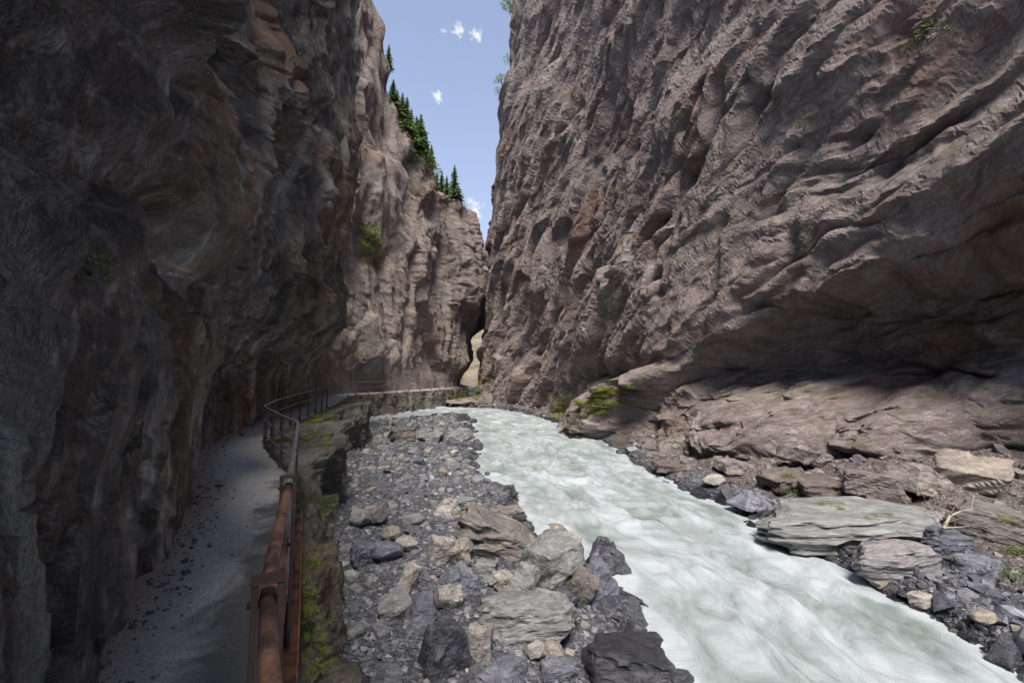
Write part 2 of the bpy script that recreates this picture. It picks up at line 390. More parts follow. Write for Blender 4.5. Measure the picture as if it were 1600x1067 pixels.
def sdist(poly, x, y):
    """signed distance, positive inside"""
    best = np.full(x.shape, 1e9); inside = np.zeros(x.shape, bool)
    n = len(poly)
    for i in range(n):
        ax, ay = poly[i]; bx, by = poly[(i + 1) % n]
        ex, ey = bx - ax, by - ay
        t = np.clip(((x - ax) * ex + (y - ay) * ey) / (ex * ex + ey * ey), 0, 1)
        best = np.minimum(best, np.hypot(x - ax - t * ex, y - ay - t * ey))
        c = ((ay > y) != (by > y)) & (x < (bx - ax) * (y - ay) / (by - ay + 1e-12) + ax)
        inside ^= c
    return np.where(inside, best, -best)
def ground_z(x, y, full=False):
    x = np.asarray(x, float); y = np.asarray(y, float)
    sb = sdist(BAR, x, y) + .35 * fbm(x / 1.6, y / 1.6, 40, 3); sr = sdist(RBK, x, y) + .3 * fbm(x / 1.5, y / 1.5, 44, 3)
    wz = water_z(y)
    bar = np.where(sb > 0, .30 * (1 - np.exp(-sb / .5)) + .075 * np.minimum(sb, 6), .5 * np.maximum(sb, -2.2))
    bar = np.where(sb > 0, bar * (1 - .5 * sstep(26, 44, y)), bar)
    bar = bar + np.where(sb > 0, 1 - .5 * sstep(26, 44, y), .3) * (.10 * fbm(x / 1.3, y / 1.3, 50, 4) + .12 * fbm(x / 4, y / 4, 51, 2))
    far = sstep(46, 56, y)
    rb = np.where(sr > 0, .25 * (1 - np.exp(-sr / .5)) + (.13 + .10 * far + .05 * sstep(22, 30, y)) * np.minimum(sr, 9), .5 * np.maximum(sr, -2.2))
    rb = rb + np.where(sr > 0, 1, .3) * (.20 * fbm(x / 1.5, y / 1.5, 52, 4) + .15 * fbm(x / 5, y / 5, 53, 2))
    z = wz + np.maximum(bar, rb)
    if full: return z, sb, sr
    return z
def gz(x, y): return float(ground_z(np.array([x]), np.array([y]))[0])
def on_ground(px, py, lift=0.0):
    d = ray(px, py); t = np.linspace(3, 90, 4000) / d.y
    X = CAM.x + d.x * t; Y = CAM.y + d.y * t; Z = CAM.z + d.z * t
    g = np.maximum(ground_z(X, Y), water_z(Y) - .15) + lift
    i = int(np.argmax(Z < g))
    return Vector((X[i], Y[i], g[i] - lift))

# ---- riverbed
def axis_geo(a, b, n, p): return a + (b - a) * np.linspace(0, 1, n) ** p
gY = axis_geo(1.2, 98, 340, 1.9); gU = np.linspace(0, 1, 270)
xl = interp(gY, [(1, -5), (8, -8), (20, -14), (45, -21), (60, -14), (75, -12), (98, -16)]); xr = interp(gY, [(1, 26), (15, 21), (30, 12), (45, 8), (60, 3), (75, -2), (98, 2)])
GY = np.repeat(gY[:, None], len(gU), 1); GX = xl[:, None] + (xr - xl)[:, None] * gU[None]
GZ, SB, SR = ground_z(GX, GY, True)
GZ += .035 * ridged(GX / .35, GY / .35, 60, 2) + .03 * facets(GX / .3, GY / .3, 61)
me = np_mesh('riverbed', np.stack([GX, GY, GZ], -1).reshape(-1, 3), grid_faces(len(gY), len(gU), True))
vattr(me, 'bank', (sstep(-.5, 1.0, SR - SB) * sstep(.4, 2.6, SR)).ravel())
vattr(me, 'wet', (1 - sstep(.02, .30, GZ - water_z(GY))).ravel())
tag(link('riverbed', me, M['ground']), 'grey gravel bed and banks of the gorge floor', kind='structure')

# ---- water
wY = axis_geo(1.2, 98, 560, 1.75); wU = np.linspace(0, 1, 190)
wl = interp(wY, [(1, -2.5), (10, -2), (16, -2.6), (30, -6), (45, -18), (58, -12), (75, -10), (98, -13)]); wr = interp(wY, [(1, 10.5), (20, 9), (30, 8.5), (43, 6), (52, 4), (60, 0), (75, -5), (98, -2)])
WY = np.repeat(wY[:, None], len(wU), 1); WX = wl[:, None] + (wr - wl)[:, None] * wU[None]
cx = interp(WY.ravel(), [(0, 6), (7, 5.1), (10, 5.0), (14, 4.2), (21, 2.4), (29, 2.0), (43, -1), (50, -4), (56, -8.5), (75, -7.5), (98, -8)]).reshape(WY.shape)
ac = WX - cx
wob = fbm(ac / 2.2, WY / 5, 70, 3)
FL = np.stack([ac + .8 * wob, WY + 0 * ac, 0 * ac], -1)
fa = ac + .8 * wob
h = .13 * fbm(fa / .75, WY / 2.0, 71, 5, .56) + .012 * facets(fa / .7, WY / 1.6, 79, .9) + .08 * ridged(fa / 1.5, WY / 1.0 + .25 * fa, 73, 2) * sstep(9, 16, WY) + .035 * fbm(fa / .3, WY / .55, 75, 2)
gw = ground_z(WX, WY)
h *= .45 + .55 * sstep(.1, .8, water_z(WY) - gw)
foam = .5 + .55 * fbm(fa / 1.1, WY / 2.6, 77, 4) + 1.3 * (h) + .25 * np.exp(-(ac / 1.3) ** 2) * (1 - sstep(9, 15, WY))
foam = np.clip(foam + .30 * (1 - sstep(.0, .35, water_z(WY) - gw)) - .15 * np.exp(-((ac - 1.9) / .9) ** 2) * (1 - sstep(9, 13, WY)), 0, 1)
me = np_mesh('river', np.stack([WX, WY, water_z(WY) + h], -1).reshape(-1, 3), grid_faces(len(wY), len(wU), True))
vattr(me, 'flow', FL.reshape(-1, 3)); river_me = me
tag(link('river', me, M['water']), 'milky turquoise glacier river rushing through the gorge', kind='structure')

# ---- the cliffs
def soften(a, n):
    """rounds ledge edges over a few grid cells"""
    for _ in range(n):
        b = np.pad(a, 1, mode='edge')
        a = (4 * b[1:-1, 1:-1] + 2 * (b[:-2, 1:-1] + b[2:, 1:-1] + b[1:-1, :-2] + b[1:-1, 2:]) + b[:-2, :-2] + b[2:, :-2] + b[:-2, 2:] + b[2:, 2:]) / 16
    return a
def cliff_mesh(name, base, nrm, disp, dz, strata, nu, nv, material, label, flip=False):
    V = base.copy(); V[..., 0] += nrm[..., 0] * disp; V[..., 1] += nrm[..., 1] * disp; V[..., 2] += dz
    me = np_mesh(name, V.reshape(-1, 3), grid_faces(nu, nv, flip), False)
    vattr(me, 'strata', strata.reshape(-1, 3))
    o = tag(link('cliff', me, material), label, kind='structure')
    return o
def polyline(P, n, dens=None, smooth=9):
    P = np.array(P, float); d = np.r_[0, np.cumsum(np.linalg.norm(np.diff(P, axis=0), axis=1))]
    q = np.linspace(0, d[-1], 800)
    X = np.interp(q, d, P[:, 0]); Y = np.interp(q, d, P[:, 1])
    ker = np.hanning(smooth * 2 + 1); ker /= ker.sum(); pd = smooth
    X = np.convolve(np.pad(X, pd, mode='reflect', reflect_type='odd'), ker, 'valid'); Y = np.convolve(np.pad(Y, pd, mode='reflect', reflect_type='odd'), ker, 'valid')
    dist = np.hypot(X, Y) + 3 if dens is None else dens(X, Y)
    c = np.r_[0, np.cumsum(1 / ((dist[1:] + dist[:-1]) / 2))]
    s = np.interp(np.linspace(0, c[-1], n), c, q)
    x = np.interp(s, q, X); y = np.interp(s, q, Y)
    tx = np.interp(s, q, np.gradient(X)); ty = np.interp(s, q, np.gradient(Y)); l = np.hypot(tx, ty)
    return s, x, y, tx / l, ty / l

# right cliff: inclined beds, a long overhang above a hollow, a swollen slab at its foot
nu, nv = 800, 560
s, x, y, tx, ty = polyline([(27, -12), (22.5, 0), (18.6, 10), (16.6, 14.7), (14.2, 19), (11.3, 24.7), (8.6, 29.5), (6.2, 38), (3.6, 46), (.4, 55), (-2.4, 62), (-5.2, 70), (-6.4, 76), (-6.0, 84), (-3, 92)], nu)
v = np.linspace(0, 1, nv)
vz = -4 + 84 * (.24 * v + .76 * v ** 2.4)
S = np.repeat(s[:, None], nv, 1); Z = np.repeat(vz[None], nu, 0); X = np.repeat(x[:, None], nv, 1); Y = np.repeat(y[:, None], nv, 1)
nx = np.repeat(-ty[:, None], nv, 1); ny = np.repeat(tx[:, None], nv, 1)       # towards the river
dip = R(27); wq = 1.6 * fbm(S / 14, Z / 14, 1, 2)
q = Z * math.cos(dip) + S * math.sin(dip) + wq
p = S * math.cos(dip) - Z * math.sin(dip)
dip1, dip2 = R(15), R(50)
w2 = sstep(26, 52, S + .8 * (Z - 6) + 5 * fbm(S / 9, Z / 9, 2, 2)); w1 = 1 - w2
q1 = Z * math.cos(dip1) + S * math.sin(dip1) + wq; p1 = S * math.cos(dip1) - Z * math.sin(dip1)
q2 = Z * math.cos(dip2) + S * math.sin(dip2) + .8 * wq; p2 = S * math.cos(dip2) - Z * math.sin(dip2)
amp = .55 + .45 * sstep(-2, 6, Z)
far = sstep(30, 60, S)
d = -.085 * np.maximum(Z - 1, 0) * (.9 + .35 * far)                           # the wall leans back
mod1 = sstep(-.5, .6, fbm(p / 9, q / 6, 3, 2)); mod2 = sstep(-.35, .5, fbm(p / 4, q / 3, 5, 2))
def beds(p, q, sd):
    e = amp * (1.55 * saw(q / 3.9 + .22 * fbm(p / 9, q / 5, sd, 2), .12) * (.2 + .8 * mod1) - .4)
    e += amp * (.50 if sd < 50 else .32) * saw(q / 1.3 + .22 * fbm(p / 3.5, q / 2, sd + 2, 2), .16) * mod2
    e += (.12 if sd < 50 else .03) * saw(q / .45 + .3 * fbm(p / 1.6, q / 1, sd + 4, 2), .22) * sstep(-.3, .4, fbm(p / 3, q / 1.6, sd + 6, 2))
    e += .95 * facets(p / 11 + .3 * wq, q / 3.4, sd + 8, .7) + .34 * facets(p / 4.6, q / 1.4, sd + 10, .8) + (.055 if sd < 50 else .04) * facets(p / 1.5, q / .6, sd + 12, .9)
    cr = fbm(p / 17, q / 2.4, sd + 18, 3, .42); e -= 1.5 * np.exp(-(cr / .045) ** 2) * sstep(-.3, .2, fbm(p / 9, q / 5, sd + 20, 2))
    cr = fbm(p / 4, q / .9, sd + 22, 2, .5); e -= .14 * np.exp(-(cr / .05) ** 2)
    e += .03 * fbm(p / .8, q / .35, sd + 14, 3, .6) + .16 * fbm(p / 4.5, q / 1.5, sd + 16, 4, .55)
    return e * (1 if sd < 50 else .8)
d += w1 * beds(p1, q1, 7) + w2 * beds(p2, q2, 57)
d += 1.1 * fbm(p / 16, q / 8, 15, 2)
# hollow under the overhang
zc = interp(Y, [(-12, 8.5), (5, 7.6), (13.7, 6.9), (18, 6.3), (21.5, 5.4), (25, 3.6), (28, 2.2), (31, 1.2), (36, 0)]) + .5 + .7 * fbm(S / 3.2, Z / 5, 27, 3)
fade = 1 - sstep(28, 33, Y)
rec = sstep(0, 1.0, zc - Z) * 4.4 + sstep(0, 4.5, zc - Z) * 2.6
d -= rec * fade
hol = sstep(0, 1.2, zc - Z) * fade
d += -.55 * hol * saw((Z - .12 * S) / .75 + .4 * fbm(S / 3, Z, 29, 2), .3) * sstep(2.5, 4.5, Z)
# rounded masses and the slab at the foot
def blob(s0, z0, a, b, h): return h * np.clip(1 - ((S - s0) / a) ** 2 - ((Z - z0) / b) ** 2, 0, 1) ** .75
def Ys(yy): return float(np.interp(yy, y, s))
d += blob(Ys(28.0), -1.8, 12.5, 4.4, 6.0) * (.75 + .25 * fade) + blob(Ys(21.0), -1.2, 5.4, 3.8, 6.0) + blob(Ys(16.6), .3, 3.4, 2.6, 5.8) + blob(Ys(12.8), -.9, 2.4, 1.6, 5.2) + blob(Ys(10.3), 1.0, 1.8, 2.8, 5.4) + blob(Ys(8), 3.5, 1.8, 2.2, 3.4)
d -= 1.5 * np.exp(-((S - Ys(34) ) / 4.5) ** 2 - ((Z - 2.0) / 1.0) ** 2)       # undercut beside the slab
d -= 1.0 * np.exp(-((S - Ys(64)) / 2.5) ** 2 - ((Z - 11.0) / 3.5) ** 2)
d -= 1.5 * np.exp(-((S - Ys(76)) / 6) ** 2) * (1 - sstep(8, 13, Z))
slab_ = sstep(.3, 1.5, blob(Ys(28.0), -1.8, 12.5, 4.4, 6.0) + blob(Ys(21.0), -1.2, 5.4, 3.8, 6.0))
def grain_(p, q): return .11 * facets(p / 2.4, q / .75, 39, .9) + .05 * facets(p / .42, q / .30, 37, 1.0) + .03 * fbm(p / .4, q / .25, 38, 2)
d = soften(d, 2) + w1 * grain_(p1, q1) + w2 * grain_(p2, q2)
d += slab_ * (.42 * facets(S / 2.4, (Z - .3 * S) / 1.2, 35, .9) + .16 * facets(S / .8, (Z - .3 * S) / .5, 36, .9))
dz = .35 * fbm(p / 2.6, q / 1.3, 33, 3)
base = np.stack([X, Y, Z], -1); nr = np.stack([nx, ny], -1)
right_cliff = cliff_mesh('right_cliff', base, nr, d, dz, np.stack([p, q, d], -1), nu, nv, M['right'], 'brown grey right cliff of inclined rock beds overhanging a hollow above the river bank')

# near left cliff: dark, fluted, bulging out over the path
nu, nv = 560, 500
fs = np.r_[np.arange(0, float(s_of_Y(27.5)), .3)]
ft = path_pt(fs) - path_nrm(fs) * (path_w(path_pt(fs)[:, 1])[:, None] + .12)
fp = [(-9, -9), (-2.5, -6), (-.6, -4.5), (-.45, -3)] + [tuple(a) for a in ft if a[1] > -1.5] + [(-14.5, 30), (-22, 32), (-32, 33)]
s, x, y, tx, ty = polyline(fp, nu, lambda X, Y: np.hypot(X, Y) + 2.0, 12)
v = np.linspace(0, 1, nv); vz = -.8 + 27 * (.30 * v + .70 * v ** 2.2)
S = np.repeat(s[:, None], nv, 1); Z = np.repeat(vz[None], nu, 0); X = np.repeat(x[:, None], nv, 1); Y = np.repeat(y[:, None], nv, 1)
nx = np.repeat(ty[:, None], nv, 1); ny = np.repeat(-tx[:, None], nv, 1)
turn = sstep(27.0, 28.6, Y)
ov = interp(Y, [(-16, .1), (3, .05), (6, .15), (9, .4), (12, .9), (15, 1.5), (18, 2.0), (21, 2.0), (24, 1.9), (26.5, 1.6), (28, .8), (30, .2)])
zs = .6 * fbm(S / 3, Z / 4, 101, 2)
up = sstep(1.9, 5.2, Z + zs - .8 * turn); lowp = sstep(.4, 3.2, Z)
low = sstep(.35, 1.8, Z)
d = ov * (.78 * up + .22 * sstep(4, 14, Z)) - .02 * np.maximum(Z - 9, 0) - .17 * np.clip(Z - 1.5, 0, 9) * (1 - sstep(7, 13, Y))
pv = S + .5 * fbm(S / 2.5, Z / 9, 103, 2); qv = Z + .12 * S
safe = .25 + .75 * lowp                                            # keeps the rock off the path
n_ = .8 * fbm(pv / 3.4, qv / 13, 105, 3) * sstep(0, 5, Z + .3) + .55 * facets(pv / 1.9, qv / 6, 107, .9) + .35 * ridged(pv / 1.6, qv / 8, 111, 2, .5)
n_ += .3 * np.exp(-((Z - 4.2 - .25 * fbm(S / 2, Z / 2, 121, 2)) / .55) ** 2) * (1 - sstep(6, 10, Y))   # a shelf along the near wall
n_ -= .3 * np.exp(-((Z - 3.2) / .6) ** 2) * (1 - sstep(5, 9, Y)) * sstep(1.5, 3, Y)
n_ = .95 * np.tanh((n_ - .15) / .95)
n_ += .32 * facets(pv / .75, qv / 2.2, 109, .9) + .16 * facets(pv / .3, qv / .7, 110, 1.0) + .10 * facets(pv / .13, qv / .26, 113, 1.0) + .12 * ridged(pv / .5, qv / 2.2, 114, 4, .6)
n_ += .20 * saw((Z - .35 * S) / 1.6 + .6 * fbm(S / 3, Z / 3, 117, 3), .15) * sstep(-.2, .4, fbm(S / 4, Z / 3, 119, 2))
nl = .42 * np.tanh((n_ + .1) / .6) - .22                          # keeps the rock off the path
kz = sstep(1.2, 3.6, Z)
n_ = soften(n_, 1)
d = d * sstep(.9, 2.6, Z) + nl * (1 - kz) + n_ * kz
dz = .12 * fbm(pv / .9, qv / .9, 125, 3) * sstep(.5, 3, Z)
Zk = np.maximum(Z, 0) * interp(Y, [(-9, .5), (0, .55), (8, .72), (18, 1), (40, 1)]) * sstep(6, 14, Z) + Z * (1 - sstep(6, 14, Z))
base = np.stack([X, Y, Zk + path_z(Y)], -1); nr = np.stack([nx, ny], -1)
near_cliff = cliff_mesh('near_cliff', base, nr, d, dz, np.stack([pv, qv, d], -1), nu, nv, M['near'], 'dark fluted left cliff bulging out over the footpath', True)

# far left cliff above the walkway, with a wooded shoulder on top
nu, nv, nt_ = 400, 420, 50
fs = np.arange(float(s_of_Y(28)), PS[-1], .4)
ft = path_pt(fs) - path_nrm(fs) * 1.25
fp = [(-22, 24), (-20, 32)] + [tuple(a) for a in ft if a[1] > 41.5] + [(-16, 90)]
s, x, y, tx, ty = polyline(fp, nu, None, 14)
v = np.linspace(0, 1, nv)
S = np.repeat(s[:, None], nv, 1); X = np.repeat(x[:, None], nv, 1); Y = np.repeat(y[:, None], nv, 1)
ztop = interp(y, [(24, 60), (45, 56), (48.5, 48), (50.8, 39.5), (53.5, 32.2), (56, 30.2), (58, 29.6), (61.5, 28.8), (62.5, 28), (68, 27.6), (75, 27.6), (78, 24), (90, 18)])
Z = -3 + (ztop[:, None] + 3) * (.75 * v + .25 * v ** 2)[None]
nx = np.repeat(ty[:, None], nv, 1); ny = np.repeat(-tx[:, None], nv, 1)
pv = S + .15 * Z + .8 * fbm(S / 5, Z / 8, 201, 2); qv = Z - .3 * S
d = -.045 * np.maximum(Z - 3, 0) * (1 - .4 * sstep(58, 66, Y)) + (.7 * sstep(1.5, 5, Z) + 2.7 * sstep(8, 16, Z)) * sstep(62, 69, Y) + 3.4 * sstep(75.5, 79, Y) * sstep(9, 13, Z) * (1 - sstep(21, 25, Z))
lo = .2 + .8 * sstep(1.5, 5, Z)
d += lo * (1.1 * fbm(pv / 7, qv / 12, 203, 3) + 1.2 * facets(pv / 4.2, qv / 10, 205, .9) + .45 * facets(pv / 1.6, qv / 3.6, 207, .9) + .15 * facets(pv / .6, qv / 1.0, 209, .9))
d += lo * (.35 * ridged(pv / 2.0, qv / 5, 211, 4) + .16 * saw(pv / 1.7 + .5 * fbm(pv / 2, qv / 4, 213, 2), .3) + .08 * ridged(pv / .5, qv / .7, 215, 3))
d += .55 * sstep(61.6, 62.2, Y) - .5 * np.exp(-((Y - 61.6) / .35) ** 2) * sstep(4, 8, Z)
d = soften(d, 2) + .06 * facets(pv / .45, qv / .5, 218, 1.0) * lo
dz = .3 * fbm(pv / 2, qv / 2, 217, 3) * lo
fz = np.stack([X + nx * d, Y + ny * d, Z + dz], -1)
k_ = np.linspace(0, 1, nt_ + 1)[1:]; back = 26 * k_ ** 1.3
T = np.repeat(fz[:, -1:, :], nt_, 1)
T[..., 0] -= nx[:, :1] * back[None]; T[..., 1] -= ny[:, :1] * back[None] * .3
T[..., 2] += back[None] * .42 + .9 * fbm(T[..., 0] / 4, T[..., 1] / 4, 219, 3) * k_[None]
V = np.concatenate([fz, T], 1); ST = np.concatenate([np.stack([pv, qv, d], -1), np.stack([np.repeat(pv[:, -1:], nt_, 1), T[..., 2], back[None] + 0 * T[..., 0]], -1)], 1)
me = np_mesh('far_cliff', V.reshape(-1, 3), grid_faces(nu, nv + nt_, True), False); vattr(me, 'strata', ST.reshape(-1, 3))
far_cliff = tag(link('cliff', me, M['far']), 'pale brown far left cliff with firs along its top, above the walkway', kind='structure')
TOPX, TOPY, TOPZ, TOPN = T[..., 0], T[..., 1], T[..., 2], None
EDGE = fz[:, -1, :]

# sunlit hillside beyond the cleft
hx = np.linspace(-60, 50, 120); hv = np.linspace(0, 1, 60)
HX = np.repeat(hx[:, None], 60, 1); HV = np.repeat(hv[None], 120, 0)
HY = 104 + 30 * HV ** 1.2 + 2.5 * fbm(HX / 9, HV * 4, 301, 4); HZ = -2 + 22 * HV + 1.2 * facets(HX / 4, HV * 7, 303)
me = np_mesh('hillside', np.stack([HX, HY, HZ], -1).reshape(-1, 3), grid_faces(120, 60, True)); vattr(me, 'strata', np.stack([HX, HZ, HY], -1).reshape(-1, 3))
M['hill'] = rock_material('hillside_rock', (.27, .225, .155), (.36, .31, .23), (.16, .13, .08), (.12, .15, .05), .5, (1, 1.5, 1), .9)
tag(link('hillside', me, M['hill']), 'sunlit yellowish slope seen through the cleft', kind='structure')

# ---- path slab and the rock ledge that carries it
ps = np.linspace(.3, PS[-1] - .5, 700)
ps = np.interp(np.linspace(0, 1, 700), [0, .62, 1], [.3, float(s_of_Y(24)), PS[-1] - .5])
pp = path_pt(ps); pn = path_nrm(ps); ww = path_w(pp[:, 1])
pe = np.linspace(0, 1, 18)
off = (-ww[:, None] - .55) * (1 - pe[None]) - .055 * pe[None]
PX = pp[:, :1] + pn[:, :1] * off; PY = pp[:, 1:] + pn[:, 1:] * off
PZ = np.repeat(path_z(pp[:, 1])[:, None], 18, 1) + .008 * fbm(PX / .5, PY / .5, 81, 3)
top = np.stack([PX, PY, PZ], -1)
low_ = top[:, -1:, :].copy(); low_[..., 2] -= .16
V = np.concatenate([top, low_], 1)
me = np_mesh('footpath', V.reshape(-1, 3), grid_faces(700, 19, True))
vattr(me, 'edge', np.repeat(np.r_[(pe * (1.6) - .45).clip(0, 1), 1.0][None], 700, 0).ravel())
tag(link('footpath', me, M['path']), 'narrow concrete footpath with a dark damp strip along the foot of the left cliff', kind='structure')

nL, nW = 760, 110
ls = np.interp(np.linspace(0, 1, nL), [0, .72, 1], [.3, float(s_of_Y(27)), PS[-1] - .5])
lp = path_pt(ls); ln = path_nrm(ls); lY = lp[:, 1]
lip = interp(lY, [(-4, .3), (2, .34), (6, .36), (9.0, .40), (9.8, .5), (10.6, 1.3), (12, 1.9), (13.5, 2.1), (15, 1.9), (17, 1.35), (20, 1.2), (22, 1.7), (24, 2.1), (26, 1.5), (30, .8), (42, .5), (90, .35)])
topz = path_z(lY) + interp(lY, [(-4, -.12), (9, -.12), (10.5, .0), (12, .22), (15, .3), (18, .25), (23, .25), (26, 0), (40, -.15), (90, -.15)])
bat = interp(lY, [(-4, .45), (3, .5), (6, .45), (8, .15), (9.5, .0), (10.5, -.5), (13, -.35), (15, .1), (17, .3), (24, .2), (30, .4), (90, .3)])
vv = np.linspace(0, 1, nW); tv = np.clip(vv / .3, 0, 1); dv = np.clip((vv - .3) / .7, 0, 1)
rise = -.35 * (1 - np.exp(-0 * tv))
U = np.repeat(ls[:, None], nW, 1)
o_ = -.10 + (lip[:, None] + .10) * tv[None] + bat[:, None] * (dv ** 1.0)[None]
hgt = (topz + 3.1)
zl = np.where(dv[None] > 0, topz[:, None] - hgt[:, None] * dv[None], (path_z(lY) - .10)[:, None] * (1 - tv[None]) + topz[:, None] * tv[None])
wd = sstep(.0, .25, tv)[None] * np.ones((nL, 1))
arc = U; dn = (tv * .9 + dv * 3.0)[None] * np.ones((nL, 1))
disp = -.12 + wd * (.30 * fbm(arc / 1.3, dn / 2.2, 401, 3) + .32 * facets(arc / 1.1, dn / 1.5, 403, .9) + .14 * facets(arc / .42, dn / .55, 405, .9) + .06 * facets(arc / .15, dn / .2, 407, .9) + .04 * ridged(arc / .2, dn / .3, 409, 2))
sc_ = np.clip(lip / .9, .75, 1)[:, None]
side_w = sstep(.6, 1.0, tv)[None]
o_ = o_ + disp * side_w * sc_
zl = zl + disp * (1 - .8 * sstep(0, .1, dv)[None]) * .45 * sc_ * sstep(.1, .5, tv)[None]
LX = lp[:, :1] + ln[:, :1] * o_; LY = lp[:, 1:] + ln[:, 1:] * o_
me = np_mesh('rock_ledge', np.stack([LX, LY, zl], -1).reshape(-1, 3), grid_faces(nL, nW, True))
vattr(me, 'strata', np.stack([arc, dn, o_], -1).reshape(-1, 3))
tag(link('rock_ledge', me, M['ledge']), 'rough rock ledge dropping from the footpath to the gravel bar', kind='structure')

# ------------------------------------------------------------------ stones
def hull_mesh(name, pts, sub=0, rough=.0, seed=0, smooth=False, layer=0.0):
    bm = bmesh.new()
    for c in pts: bm.verts.new(c)
    r = bmesh.ops.convex_hull(bm, input=bm.verts)
    junk = [e for e in set(r['geom_interior'] + r['geom_unused']) if isinstance(e, bmesh.types.BMVert)]
    if junk: bmesh.ops.delete(bm, geom=junk, context='VERTS')
    if sub:
        bmesh.ops.dissolve_limit(bm, angle_limit=R(14), verts=bm.verts, edges=bm.edges)
        bmesh.ops.bevel(bm, geom=list(bm.edges), offset=.035, segments=1, affect='EDGES', profile=.6, clamp_overlap=True)
        bmesh.ops.triangulate(bm, faces=bm.faces)
        for _ in range(sub):
            long = [e for e in bm.edges if e.calc_length() > (.13 if sub < 3 else .075)]
            if not long: break
            bmesh.ops.subdivide_edges(bm, edges=long, cuts=1, use_grid_fill=False)
            bmesh.ops.triangulate(bm, faces=bm.faces)
    bmesh.ops.recalc_face_normals(bm, faces=bm.faces)
    bm.normal_update()
    if rough:
        co = np.array([v.co for v in bm.verts]); nr = np.array([v.normal for v in bm.verts])
        a = seed * 1.7
        dd = rough * (fbm(co[:, 0] * 2.2 + a, co[:, 1] * 2.2 + co[:, 2] * 2.7, seed, 3) + .8 * facets(co[:, 0] * 3 + a, co[:, 2] * 3 + co[:, 1] * 2, seed + 3, .9) + .22 * facets(co[:, 0] * 7 + a, co[:, 2] * 9 + co[:, 1] * 5, seed + 4, .9))
        if layer:
            dd += layer * (saw(co[:, 2] * 6 + .6 * fbm(co[:, 0] * 2, co[:, 1] * 2 + a, seed, 2), .2) - .5)
        for v, n, k in zip(bm.verts, nr, dd): v.co = v.co + Vector(n) * float(k)
    me = bpy.data.meshes.new(name); bm.to_mesh(me); bm.free()
    me.polygons.foreach_set('use_smooth', np.full(len(me.polygons), smooth)); me.update()
    return me
def rand_pts(kind, r):
    pts = []
    if kind == 'round':
        for _ in range(30):
            v_ = Vector((r.gauss(0, 1), r.gauss(0, 1), r.gauss(0, 1))).normalized(); pts.append((v_.x * .5, v_.y * .42, v_.z * .36))
    elif kind == 'slab':
        for sx in (-1, 1):
            for sy in (-1, 1):
                for sz in (-1, 1):
                    pts.append((sx * (.5 - r.random() * .16), sy * (.4 - r.random() * .16), sz * .16 + r.uniform(-.04, .04)))
        for _ in range(4): pts.append((r.uniform(-.5, .5), r.uniform(-.4, .4), r.uniform(-.2, .2)))
    elif kind == 'wedge':
        for sx in (-1, 1):
            for sy in (-1, 1):
                pts.append((sx * (.5 - r.random() * .1), sy * (.42 - r.random() * .12), -.3))
                pts.append((sx * (.34 - r.random() * .22), sy * (.26 - r.random() * .2), .3 - r.random() * .25))
    else:
        for sx in (-1, 1):
            for sy in (-1, 1):
                for sz in (-1, 1):
                    pts.append((sx * (.5 - r.random() * .24), sy * (.45 - r.random() * .22), sz * (.4 - r.random() * .2)))
        for _ in range(5): pts.append((r.uniform(-.5, .5), r.uniform(-.45, .45), r.uniform(-.4, .4)))
    return pts
def arrays(me):
    n = len(me.vertices); co = np.empty(n * 3); me.vertices.foreach_get('co', co)
    me.calc_loop_triangles(); f = np.empty(len(me.loop_triangles) * 3, dtype=np.int32); me.loop_triangles.foreach_get('vertices', f)
    return co.reshape(-1, 3), f.reshape(-1, 3)
r_ = random.Random(5)
SMALL = [hull_mesh('pebble_shape', rand_pts(k, r_)) for k in ['block'] * 6 + ['slab'] * 5 + ['wedge'] * 3]
SMALL += [hull_mesh('pebble_shape', rand_pts('round', r_)[:16]) for _ in range(4)]
SMALLA = [arrays(m) for m in SMALL]
def eul(a):
    cx, sx = np.cos(a[:, 0]), np.sin(a[:, 0]); cy, sy = np.cos(a[:, 1]), np.sin(a[:, 1]); cz, sz = np.cos(a[:, 2]), np.sin(a[:, 2])
    return np.stack([np.stack([cz * cy, cz * sy * sx - sz * cx, cz * sy * cx + sz * sx], -1), np.stack([sz * cy, sz * sy * sx + cz * cx, sz * sy * cx - cz * sx], -1), np.stack([-sy, cy * sx, cy * cx], -1)], 1)
